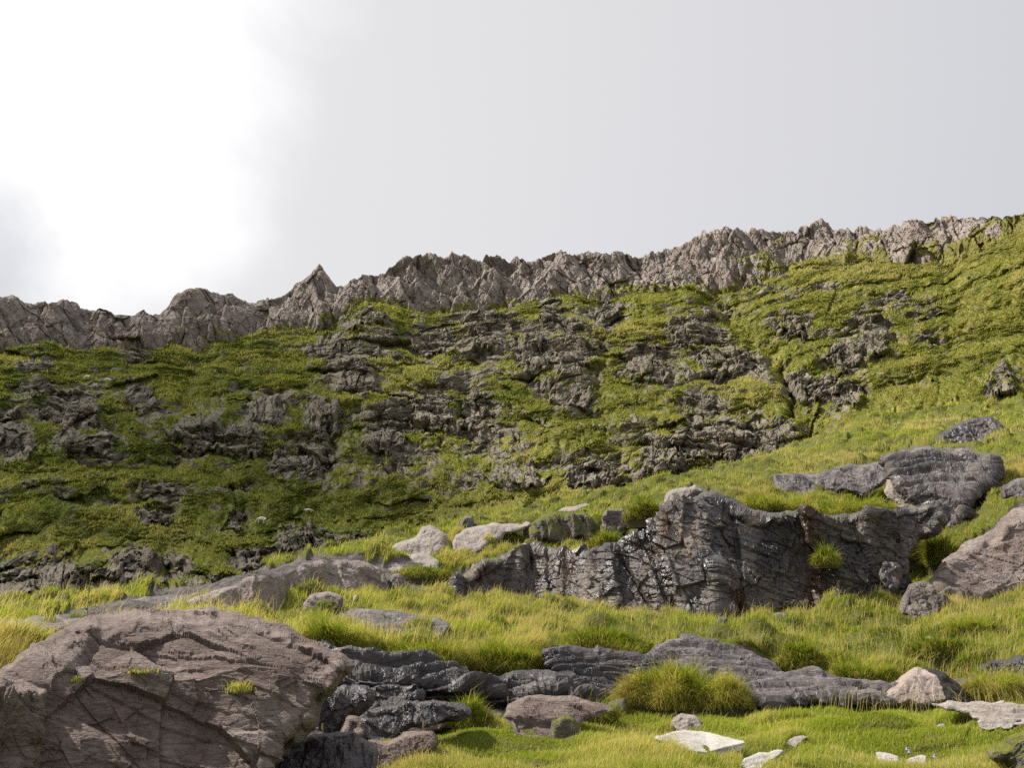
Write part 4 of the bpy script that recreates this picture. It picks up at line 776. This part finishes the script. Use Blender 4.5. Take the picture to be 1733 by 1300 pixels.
# ------------------------------------------------------------------ loose stones seen on the far slope
FAR = [(235, 738, 4), (508, 812, 9), (700, 770, 5), (1402, 700, 5), (790, 776, 5), (1040, 720, 5), (640, 790, 6), (1310, 655, 5), (1215, 520, 8), (868, 508, 7), (1195, 575, 5), (1555, 620, 5), (350, 860, 4), (610, 800, 5), (1490, 440, 10), (845, 505, 9), (1470, 510, 6), (1520, 500, 5), (1580, 540, 5), (1640, 470, 6), (1700, 460, 5), (1690, 500, 4), (1620, 510, 4)]
FL = ['pale stone chip under the left crags', 'flat topped dark boulder below the columned crag', 'small grey boulder on the grass shelf left of centre', 'grey stone in the gully foot at right', 'stone on the tussocky bench below the central crags', 'pale stone under the tall central columns', 'low grey boulder on the bench above the green pasture', 'small boulder beside the right gully', 'dark boulder perched above the right gully head', 'grey block on turf just under the ridge', 'stone at the rim of the right hand crags', 'stone on the open right slope', 'small stone in the left pasture', 'stone lying right of the columned crag', 'pale flat slab under the right end of the ridge', 'upright dark block under the middle of the ridge', 'grey stone on the upper right turf', 'small stone beside the upper right turf patch', 'stone on the slope below the ridge end', 'pale boulder on the turf shoulder under the right skyline', 'stone near the right edge of the upper turf', 'small stone near the right edge below the shoulder', 'small stone below the pale slab of the ridge end']
def hull_stone(name, label, x, y, s_, mat, group, seed):
    rg_ = np.random.default_rng(seed); p = TM.pt(x, y); u = s_ / F * math.hypot(p[0], p[1])
    bm = bmesh.new()
    q = rg_.normal(size=(15, 3)); q /= np.linalg.norm(q, axis=1, keepdims=True); q *= rg_.uniform(0.75, 1.1, (15, 1)) * np.array([1.1, 0.9, 0.75]) * u
    q[:, 2] += 0.25 * u; q[:, 0] += 0.35 * q[:, 2] * rg_.normal()
    for v in q: bm.verts.new(v)
    bmesh.ops.convex_hull(bm, input=bm.verts)
    bmesh.ops.delete(bm, geom=[v for v in bm.verts if not v.link_faces], context='VERTS')
    bmesh.ops.bevel(bm, geom=list(bm.edges), offset=u * 0.05, segments=1, affect='EDGES')
    me = bpy.data.meshes.new(name); bm.to_mesh(me); bm.free(); me.materials.append(mat)
    o = bpy.data.objects.new(name, me); COL.objects.link(o); o.location = tuple(p + np.array([0, 0.2, 0])); return tag(o, label, 'stone', group)
for i, ((x, y, s_), lb) in enumerate(zip(FAR, FL)):
    hull_stone('boulder' if s_ > 6 else 'stone', lb, x, y, s_ * 0.9, (M_scree, M_far)[i % 2], 'loose stones on the mountainside', 900 + i)
for i in range(44):
    x = 40 + i * 36 + random.uniform(-16, 16); s_ = random.choice((3, 3.5, 4, 5, 6, 7.5)) * (1.2 if x > 1050 else 0.9)
    y = float(np.interp(x, [p[0] for p in GR], [p[1] for p in GR])) + random.uniform(0, 9)
    if x < 1625: hull_stone('boulder', 'one of the angular grey blocks strewn along the foot of the bare ridge', x, y, s_, (M_scree, M_far)[i % 2], 'blocks along the foot of the ridge', 1000 + i)

# ------------------------------------------------------------------ grass
def in_rock(px, py, r):
    hit = np.zeros(px.shape, bool)
    for (x0, y0, st, f, b) in ROCKS:
      for up_ in (0, 5):
        j = np.round((px - x0) / st).astype(int); i = np.round((py - up_ - y0) / st).astype(int)
        ok = (i >= 0) & (j >= 0) & (i < f.shape[0]) & (j < f.shape[1])
        ii, jj = i[ok], j[ok]
        fr, bk = f[ii, jj], b[ii, jj]
        h = np.zeros(px.shape, bool); h[ok] = (r[ok] > fr - 0.04 - (0.22 if up_ else 0)) & (r[ok] < bk + 0.05)
        hit |= h
    return hit
def blades(name, P, L, Wd, lean_az, lean, tint, mat, origin=None, parent=None, droop=None):
    n = len(P); fa = rng.uniform(0, 2 * np.pi, n)
    sx = np.stack([np.cos(fa), np.sin(fa), np.zeros(n)], 1) * (Wd / 2)[:, None]
    ld = np.stack([np.cos(lean_az), np.sin(lean_az), np.zeros(n)], 1)
    up = np.array([0, 0, 1.0])
    mid = P + up * (L * 0.55)[:, None] + ld * (L * lean * 0.25)[:, None]
    tip = P + up * (L * (1 - 0.35 * lean ** 2))[:, None] + ld * (L * lean)[:, None]
    if droop is not None: tip = tip - up * (L * droop)[:, None]; mid = mid - up * (L * droop * 0.15)[:, None]
    co = np.stack([P - sx, P + sx, mid - sx * 0.75, mid + sx * 0.75, tip], 1).reshape(-1, 3)
    b = np.arange(n)[:, None] * 5
    return mesh_obj(name, co, b + np.array([[0, 1, 3, 2]]), b + np.array([[2, 3, 4]]), mat=mat, attrs={'tint': np.repeat(tint, 5)}, origin=origin, parent=parent)

def scatter(n, y_lo, y_hi, x_lo=-20, x_hi=1760, rmin=8, rmax=90):
    """points on the near ground, spread evenly over what is seen of it"""
    rows = np.arange(Rn.shape[0] - 1); jc = np.arange(40, 40 + 1299)
    cy = PYn[:-1, 40:-41]; ok = (cy > y_lo) & (cy < y_hi) & (Rn[:-1, 40:-41] < rmax) & (Rn[:-1, 40:-41] > rmin)
    span = np.abs(np.diff(PYn[:, 40:-41], axis=0)) + 0.15
    wgt = np.where(ok, span * (1 - bare_f[:-1, 40:-41]) ** 3, 0).ravel()
    idx = rng.choice(len(wgt), n, p=wgt / wgt.sum())
    i = idx // wgt.size * 0 + idx // (Rn.shape[1] - 81); j = idx % (Rn.shape[1] - 81) + 40
    u, v = rng.random(n), rng.random(n)
    az = AZ[j] + (AZ[j + 1] - AZ[j]) * u
    r = Rn[i, j] * (1 - v) + Rn[i + 1, j] * v; z = Zn2[i, j] * (1 - v) + Zn2[i + 1, j] * v
    return world(az, r, z), r
def grow(name, label, n, ylo, yhi, rmin, rmax, Lm, seed, wpx=0.9, stalks=False):
    P, r = scatter(n, ylo, yhi, rmin=rmin, rmax=rmax)
    dn = fbm(P[:, 0] / 0.8, P[:, 1] / 0.8, seed + 20, 4); kk = rng.random(len(P)) > 0.8 * sstep(dn, 0.25, 0.6); P, r = P[kk], r[kk]
    px, py = proj(P); k = ~in_rock(px, py, r); P, r, px, py = P[k], r[k], px[k], py[k]
    m = len(P)
    cl = fbm(P[:, 0] / 1.3, P[:, 1] / 1.3, seed, 3); cl2 = fbm(P[:, 0] / 5, P[:, 1] / 5, seed + 9, 2)
    L = Lm * np.clip(0.35 + 0.65 * rng.random(m) + 0.8 * np.clip(cl, -0.8, 1), 0.25, 2)
    tint = np.clip(0.45 + (0.2 if ylo > 1100 else 0.38) * cl2 + 0.30 * cl + rng.normal(0, 0.15, m), 0, 1)
    straw = rng.random(m) < (0.03 if ylo > 1100 else 0.08) + (0.14 if ylo > 1100 else 0.22) * sstep(cl2 + 0.5 * cl, 0.0, 0.8)
    tint = np.where(straw, rng.uniform(0.8, 1, m), tint); L = np.where(straw, L * np.where(rng.random(m) < 0.3, 2.1, 1.3), L)
    az = rng.normal(0.2, 0.9, m) + cl2 * 2.2
    if stalks: tint = rng.uniform(0.8, 1.0, m); L = Lm * rng.uniform(0.6, 1.3, m)
    o = blades(name, P, L, np.maximum(0.0035, r * wpx / 983 * 0.62), az, rng.uniform(0.15, 0.85, m), tint, M_grass)
    return tag(o, label, 'grass', kind='stuff')
grow('grass', 'bright short grass of the near bank', 330000, 1150, 1345, 8, 20.2, 0.09, 1)
grow('grass', 'tall yellow green grass of the terrace between stream and cliffs', 330000, 985, 1175, 16, 43, 0.21, 2, 0.8)
grow('seed_grass', 'thin straw coloured seed stalks standing above the terrace turf', 16000, 985, 1200, 13, 43, 0.42, 5, 0.7, True)
grow('grass', 'rough grass on the cliff top and the spur behind', 230000, 660, 1060, 38, 92, 0.24, 3, 0.8)

def far_grass(n):
    C = slice(40, -41); w_ = np.where(turf[:-1, C] > 0.40, turf[:-1, C] ** 2, 0) * (np.abs(np.diff(PY[:, C], axis=0)) + 0.1) * (PY[:-1, C] < 1080)
    nc = w_.shape[1]; w_ = w_.ravel(); idx = np.searchsorted(np.cumsum(w_) / w_.sum(), rng.random(n)); i = idx // nc; j = idx % nc + 40
    u, v = rng.random(n), rng.random(n)
    az = AZ[j] + (AZ[j + 1] - AZ[j]) * u; r = R2[i, j] * (1 - v) + R2[i + 1, j] * v; z = Z2[i, j] * (1 - v) + Z2[i + 1, j] * v
    P = world(az, r, z - 0.05); X_, Z_ = az * 240, z
    cl = fbm(X_ / 6, Z_ / 2.5, 901, 3); c2 = fbm(X_ / 28, Z_ / 14, 902, 3)
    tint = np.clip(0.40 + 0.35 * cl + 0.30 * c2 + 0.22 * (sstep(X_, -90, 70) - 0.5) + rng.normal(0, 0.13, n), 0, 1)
    tint = np.where(rng.random(n) < 0.06 + 0.12 * sstep(c2, 0, 0.6), rng.uniform(0.8, 1, n), tint)
    L = (0.18 + 0.60 * rng.random(n) ** 2 * (1 + cl)) * r / 240
    o = blades('grass', P, L, r * 0.9 / 983, rng.normal(-0.4, 1.2, n), rng.uniform(0.2, 0.9, n), tint, M_fgrass)
    return tag(o, 'rough turf tufts covering ledges and slopes of the mountainside', 'grass', kind='stuff')
M_fgrass = blade_mat('far_turf', (0.080, 0.115, 0.022), (0.225, 0.242, 0.055), (0.42, 0.38, 0.17), 0.4)
far_grass(620000)

def tussock(label, x, y, w_px, h_px, n=5000, dark=0.0, L=0.30, foot_dr=None, grp='grass tussocks', hang=False):
    """a domed clump of long blades: (x, y) is the middle of its foot in the view"""
    if 'halfway' in label:
        vals = [f_[int((y - y0_) / st_), int((x - x0_) / st_)] for (x0_, y0_, st_, f_, b_) in ROCKS if 0 <= int((y - y0_) / st_) < f_.shape[0] and 0 <= int((x - x0_) / st_) < f_.shape[1]]
        foot_dr = float(np.nanmin(vals)) - 0.35 - TN.r_at(x, y)
    if foot_dr is None: foot_dr = -2.2 if 'brow of' in label or 'brow right' in label else 0.0
    r = TN.r_at(x, y) + foot_dr; d = pix_dir(x, y); az = math.atan2(d[0], d[1]); e = d[2] / math.hypot(d[0], d[1])
    c = world(az, r, Z0 + r * e); a = w_px / 2 / F * r; hgt = max(0.03, 0.8 * h_px / F * r - L * 0.5)
    th = rng.uniform(0, 2 * np.pi, n); q = rng.random(n) ** 0.4
    rr_ = q * a * (1 + 0.22 * np.sin(2 * th + x) + 0.14 * np.sin(5 * th + y)); dep = 0.55
    X_ = rr_ * np.cos(th); Y_ = rr_ * np.sin(th) * dep
    dome = hgt * np.sqrt(np.clip(1 - q ** 2 * 0.96, 0, 1)) * (1 + 0.40 * fbm(X_ / (0.35 * a), Y_ / (0.35 * a), int(x), 3))
    P = c + np.stack([X_, Y_, dome - 0.05], 1)
    la = np.arctan2(Y_, X_) + rng.normal(0, 1.0, n)
    tint = np.clip(0.5 - 1.15 * dark + 0.3 * fbm(X_ / 0.3, Y_ / 0.3, int(y), 2) + rng.normal(0, 0.17, n), 0, 1)
    tint = np.where(rng.random(n) < 0.12 + 0.35 * (q > 0.75), rng.uniform(0.75, 1, n), tint)
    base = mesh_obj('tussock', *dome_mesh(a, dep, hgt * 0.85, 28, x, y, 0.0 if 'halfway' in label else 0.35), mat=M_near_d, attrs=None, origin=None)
    base.location = tuple(c)
    tag(base, label, 'tussock', grp)
    b = blades('blades', P - c, L * rng.uniform(0.4, 1.2, n) * np.where(rng.random(n) < 0.12, 1.7, 1.0) * (1 + 0.5 * fbm(X_ / (0.3 * a), Y_ / (0.3 * a), int(y) + 5, 2)), np.full(n, r * 0.62 / 983), la, rng.uniform(0.3, 0.6, n) + 0.4 * q ** 2, tint, M_tuss, droop=0.9 * q ** 3 * rng.random(n))
    b.parent = base
    return base
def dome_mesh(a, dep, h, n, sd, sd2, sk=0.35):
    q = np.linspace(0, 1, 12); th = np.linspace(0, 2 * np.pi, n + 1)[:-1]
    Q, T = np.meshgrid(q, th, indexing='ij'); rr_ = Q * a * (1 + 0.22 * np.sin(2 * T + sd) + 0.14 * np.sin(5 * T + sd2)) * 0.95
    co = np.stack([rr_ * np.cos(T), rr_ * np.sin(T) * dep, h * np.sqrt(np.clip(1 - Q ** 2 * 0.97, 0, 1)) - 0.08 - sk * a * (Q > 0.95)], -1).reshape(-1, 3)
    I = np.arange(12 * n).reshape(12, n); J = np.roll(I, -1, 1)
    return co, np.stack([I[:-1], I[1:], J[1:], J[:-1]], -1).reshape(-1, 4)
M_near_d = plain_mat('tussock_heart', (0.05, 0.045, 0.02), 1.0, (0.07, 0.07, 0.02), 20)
T_ = [('big bright domed tussock standing in front of the dark stream slab', 1165, 1206, 185, 72, 14000, -0.12, 0.24),
      ('dense green turf overhang with shade painted into its blades above the sloping wet slab', 1015, 1112, 205, 44, 11000, 0.35, 0.22),  # shade of the overhang is put into the dark blade colour
      ('brown edged tussock hanging over the middle of the wet shelf', 860, 1138, 130, 44, 8000, 0.1, 0.3),
      ('long tussock hanging over the left of the wet shelf', 715, 1124, 150, 36, 8000, 0.08, 0.28),
      ('tall pale tussock at the left end of the terrace above the boulder', 560, 1100, 90, 44, 6000, 0.05, 0.34),
      ('dark domed tussock beside the stream right of the flat slab', 1355, 1142, 80, 50, 6000, 0.22, 0.26),
      ('brown mossy tussock above the small stream stones', 1465, 1160, 95, 36, 5000, 0.1, 0.22),
      ('shaggy tussock over the shaded hollow at right', 1600, 1118, 120, 38, 6000, 0.25, 0.25),
      ('round tussock at the right edge below the hollow', 1690, 1185, 90, 36, 5000, 0.0, 0.25),
      ('small brown tussock in the right terrace grass', 1642, 1076, 60, 24, 3000, 0.1, 0.22),
      ('green tussock growing halfway up the cliff', 1400, 962, 46, 34, 2600, 0.05, 0.32),
      ('thick turf clump on the brow of the wet cliff', 1305, 874, 150, 30, 7000, 0.05, 0.45),
      ('dark turf clump on the brow right of the wet cliff', 1452, 882, 150, 32, 7000, 0.05, 0.45),
      ('grass clump spilling beside the great pinkish slab', 1600, 965, 60, 50, 4000, 0.1, 0.5),
      ('bright turf clump at the left of the great pinkish slab', 1545, 955, 70, 34, 4000, 0.05, 0.45),
      ('dark grass clump over the left end of the grassy shelf', 1030, 935, 60, 36, 3500, 0.1, 0.4),
      ('grass clump between the knob outcrop and the pale crumbly outcrop', 1095, 885, 55, 36, 3500, 0.15, 0.4),
      ('dark turf lip over the hollow beside the pink hump', 715, 985, 130, 28, 5000, 0.3, 0.3),
      ('heather dark clump below the pale flat rock', 850, 918, 60, 18, 2500, 0.4, 0.3),
      ('brown grass cap on the dark crag', 900, 945, 130, 16, 4000, 0.05, 0.3),
      ('grass clump against the wedge boulder by the thistle', 785, 1235, 90, 46, 6000, 0.05, 0.2),
      ('dry grass clump between the wet shelf and the mossy stone', 1000, 1222, 70, 28, 3500, 0.0, 0.2),
      ('dark grass hump at the left edge behind the boulder', 20, 1096, 80, 30, 3000, 0.1, 0.25)]
for lb, x, y, w_, h_, n_, dk, L_ in T_: tussock(lb, x, y, w_, h_, n_, dk, L_)
# tufts rooted on the big boulder
def tuft_on(label, x, y, w_px, r, n, L, tintc):
    d = pix_dir(x, y); az = math.atan2(d[0], d[1]); e = d[2] / math.hypot(d[0], d[1]); c = world(az, r, Z0 + r * e); a = w_px / 2 / F * r
    P = np.stack([rng.normal(0, a * .5, n), rng.normal(0, a * .3, n), rng.normal(0, 0.01, n) - 0.02], 1)
    o = blades('grass_tuft', P, L * rng.uniform(0.5, 1.1, n), np.full(n, 0.006), rng.uniform(0, 6.28, n), rng.uniform(0.3, 0.9, n), np.clip(rng.normal(tintc, 0.2, n), 0, 1), M_grass)
    o.location = tuple(c); return tag(o, label, 'grass tuft', 'tufts growing on the big boulder')
def rock_r(k, x, y):
    x0, y0, st, f, b = ROCKS[k]; return float(f[int((y - y0) / st), int((x - x0) / st)])
tuft_on('yellow grass tuft on the front face of the big boulder', 405, 1168, 34, rock_r(0, 405, 1168) - 0.02, 260, 0.13, 0.75)
tuft_on('thin row of grass on the ledge across the big boulder', 235, 1135, 50, rock_r(0, 235, 1135) - 0.02, 150, 0.05, 0.7)
tuft_on('tiny green tuft on the left ledge of the big boulder', 130, 1150, 14, rock_r(0, 130, 1150) - 0.02, 90, 0.05, 0.3)

# ------------------------------------------------------------------ weeds and flowers
M_stem = plain_mat('weed_stem', (0.13, 0.15, 0.03), 0.8); M_leaf = plain_mat('weed_leaf', (0.16, 0.19, 0.03), 0.8); M_seed = plain_mat('weed_head', (0.38, 0.28, 0.10), 0.8)
M_blue = plain_mat('harebell_blue', (0.30, 0.30, 0.75), 0.6)
def tube(bm, p0, p1, r0, r1, n=5):
    p0, p1 = Vector(p0), Vector(p1); d = (p1 - p0).normalized(); a = d.orthogonal().normalized(); b = d.cross(a)
    v = [[bm.verts.new(p + (a * math.cos(2 * math.pi * i / n) + b * math.sin(2 * math.pi * i / n)) * r) for i in range(n)] for p, r in ((p0, r0), (p1, r1))]
    for i in range(n): bm.faces.new((v[0][i], v[0][(i + 1) % n], v[1][(i + 1) % n], v[1][i]))
    bm.faces.new(v[1]); bm.faces.new(v[0][::-1])
def fin(name, bm, mat, parent=None):
    me = bpy.data.meshes.new(name); bm.to_mesh(me); bm.free(); me.materials.append(mat); o = bpy.data.objects.new(name, me); COL.objects.link(o)
    if parent: o.parent = parent
    return o
def weed(label, x, y, h, heads='leafy', r=None):
    p = TN.pt(x, y) if r is None else (lambda d: np.array(world(math.atan2(d[0], d[1]), r, Z0 + r * d[2] / math.hypot(d[0], d[1]))))(pix_dir(x, y))
    root = bpy.data.objects.new('weed', None); COL.objects.link(root); root.location = tuple(p); tag(root, label, 'weed', 'weeds standing by the rocks')
    bm = bmesh.new(); lean = random.uniform(-.06, .06)
    tube(bm, (0, 0, -0.05), (lean * h, 0, h), 0.006, 0.003)
    fin('stem', bm, M_stem, root)
    bm = bmesh.new()
    for k in range(16):
        z = h * (0.12 + 0.8 * k / 16); a = k * 2.4; L = h * 0.20 * (1 - 0.6 * k / 16)
        c = Vector((lean * z, 0, z)); d = Vector((math.cos(a), math.sin(a), 0.5)); s = Vector((-math.sin(a), math.cos(a), 0)) * L * 0.16
        v = [bm.verts.new(q) for q in (c, c + d * L * .5 + s, c + d * L - Vector((0, 0, L * .15)), c + d * L * .5 - s)]
        bm.faces.new(v)
    fin('leaves', bm, M_leaf, root)
    bm = bmesh.new()
    for k in range(7):
        m = bmesh.ops.create_icosphere(bm, subdivisions=1, radius=0.011)
        off = Vector((lean * h + random.uniform(-.005, .005), random.uniform(-.005, .005), h - 0.011 * k + 0.01))
        bmesh.ops.translate(bm, verts=m['verts'], vec=off)
    fin('flower_head', bm, M_seed, root)
weed('yellow green thistle stalk in front of the wedge boulder', 714, 1275, 0.36)
weed('pale weed stalk beside the dark undercut shelf', 861, 1212, 0.30)
weed('tall yellow weed growing above the left shoulder of the big boulder', 146, 1052, 0.55, r=13.2)
weed('weed stalk in front of the two tone boulder', 1581, 1190, 0.45)
weed('short weed at the left foot of the two tone boulder', 1568, 1192, 0.26)
weed('dry seeding weed in the dark gap beside the leaning block', 546, 1262, 0.24)
for (x, y, lb) in ((1537, 1291, 'blue harebell above the gap between the whitish stones'), (1580, 1299, 'blue harebell right of the whitish stones'), (1533, 1286, 'faded small harebell left of the blue ones')):
    p = TN.pt(x, y); root = bpy.data.objects.new('harebell', None); COL.objects.link(root); root.location = tuple(p); tag(root, lb, 'flower', 'harebells in the near grass')
    bm = bmesh.new(); tube(bm, (0, 0, 0), (0, 0, 0.13), 0.002, 0.0015); tube(bm, (0, 0, 0.13), (0.02, -0.01, 0.15), 0.0015, 0.0012); fin('stem', bm, M_stem, root)
    bm = bmesh.new(); v0 = []; 
    for ring, (rad, z) in enumerate(((0.004, 0.152), (0.012, 0.142), (0.015, 0.128), (0.022, 0.118))):
        v0.append([bm.verts.new((0.022 + rad * (1 + (0.25 if ring == 3 and i % 2 else 0)) * math.cos(i * math.pi / 5), -0.012 + rad * (1 + (0.25 if ring == 3 and i % 2 else 0)) * math.sin(i * math.pi / 5), z)) for i in range(10)])
    for a, b in zip(v0[:-1], v0[1:]):
        for i in range(10): bm.faces.new((a[i], a[(i + 1) % 10], b[(i + 1) % 10], b[i]))
    bm.faces.new(v0[0]); fin('petals', bm, M_blue, root)

# ------------------------------------------------------------------ sheep on the mountainside
M_wool = plain_mat('wool', (0.74, 0.70, 0.58), 0.95, (0.6, 0.56, 0.45), 6)
def sheep_mesh():
    bm = bmesh.new()
    sk = [((-0.45, 0, .72), .20), ((-0.2, 0, .74), .27), ((0.1, 0, .74), .28), ((0.38, 0, .74), .23), ((0.55, 0, .62), .13), ((0.68, 0, .36), .085), ((0.78, 0, .16), .055)]
    P = [bm.verts.new(p) for p, _ in sk]; rad = [r for _, r in sk]
    for a, b in zip(P[:-1], P[1:]): bm.edges.new((a, b))
    def limb(i, pts):
        last = P[i]
        for p, r in pts:
            v = bm.verts.new(p); rad.append(r); bm.edges.new((last, v)); last = v
    for sy in (-.13, .13):
        limb(3, [((0.36, sy, .45), .075), ((0.37, sy, .22), .042), ((0.36, sy, .0), .036)])
        limb(1, [((-0.34, sy, .48), .09), ((-0.42, sy, .26), .045), ((-0.37, sy, .0), .036)])
        limb(5, [((0.62, sy * 1.0, .44), .025)])
    limb(0, [((-0.58, 0, .6), .05), ((-0.6, 0, .42), .03)])
    me = bpy.data.meshes.new('sheep'); bm.to_mesh(me); bm.free()
    return me, rad
me, rad = sheep_mesh()
sh = bpy.data.objects.new('sheep', me); COL.objects.link(sh)
sh.modifiers.new('skin', 'SKIN'); sv = me.skin_vertices[0].data
for i, r in enumerate(rad): sv[i].radius = (r, r)
sv[0].use_root = True
sb = sh.modifiers.new('sub', 'SUBSURF'); sb.levels = 1; sb.render_levels = 2
dg = bpy.context.evaluated_depsgraph_get(); m2 = bpy.data.meshes.new_from_object(sh.evaluated_get(dg)); m2.materials.clear(); m2.materials.append(M_wool)
for p in m2.polygons: p.use_smooth = True
sh.modifiers.clear(); sh.data = m2
SHP = [(443, 887, 180, 'white sheep grazing at the edge of the lower green pasture'), (523, 868, 20, 'white sheep lying stretched in the pasture right of the lowest grazing one'),
       (148, 643, 170, 'white sheep, the left one of the pair high on the left slope'), (183, 648, 200, 'white sheep, the right one of the pair high on the left slope')]
for i, (x, y, a, lb) in enumerate(SHP):
    o = sh if i == 0 else sh.copy()
    if i: COL.objects.link(o)
    p = TM.pt(x, y); o.location = (p[0], p[1] - 0.5, p[2] + 0.02); o.rotation_euler = (0, 0, R(a)); o.scale = (1.15, 1.15, 1.15)
    if i == 1: o.scale = (1.15, 1.15, 0.6)
    tag(o, lb, 'sheep', 'sheep on the mountainside')
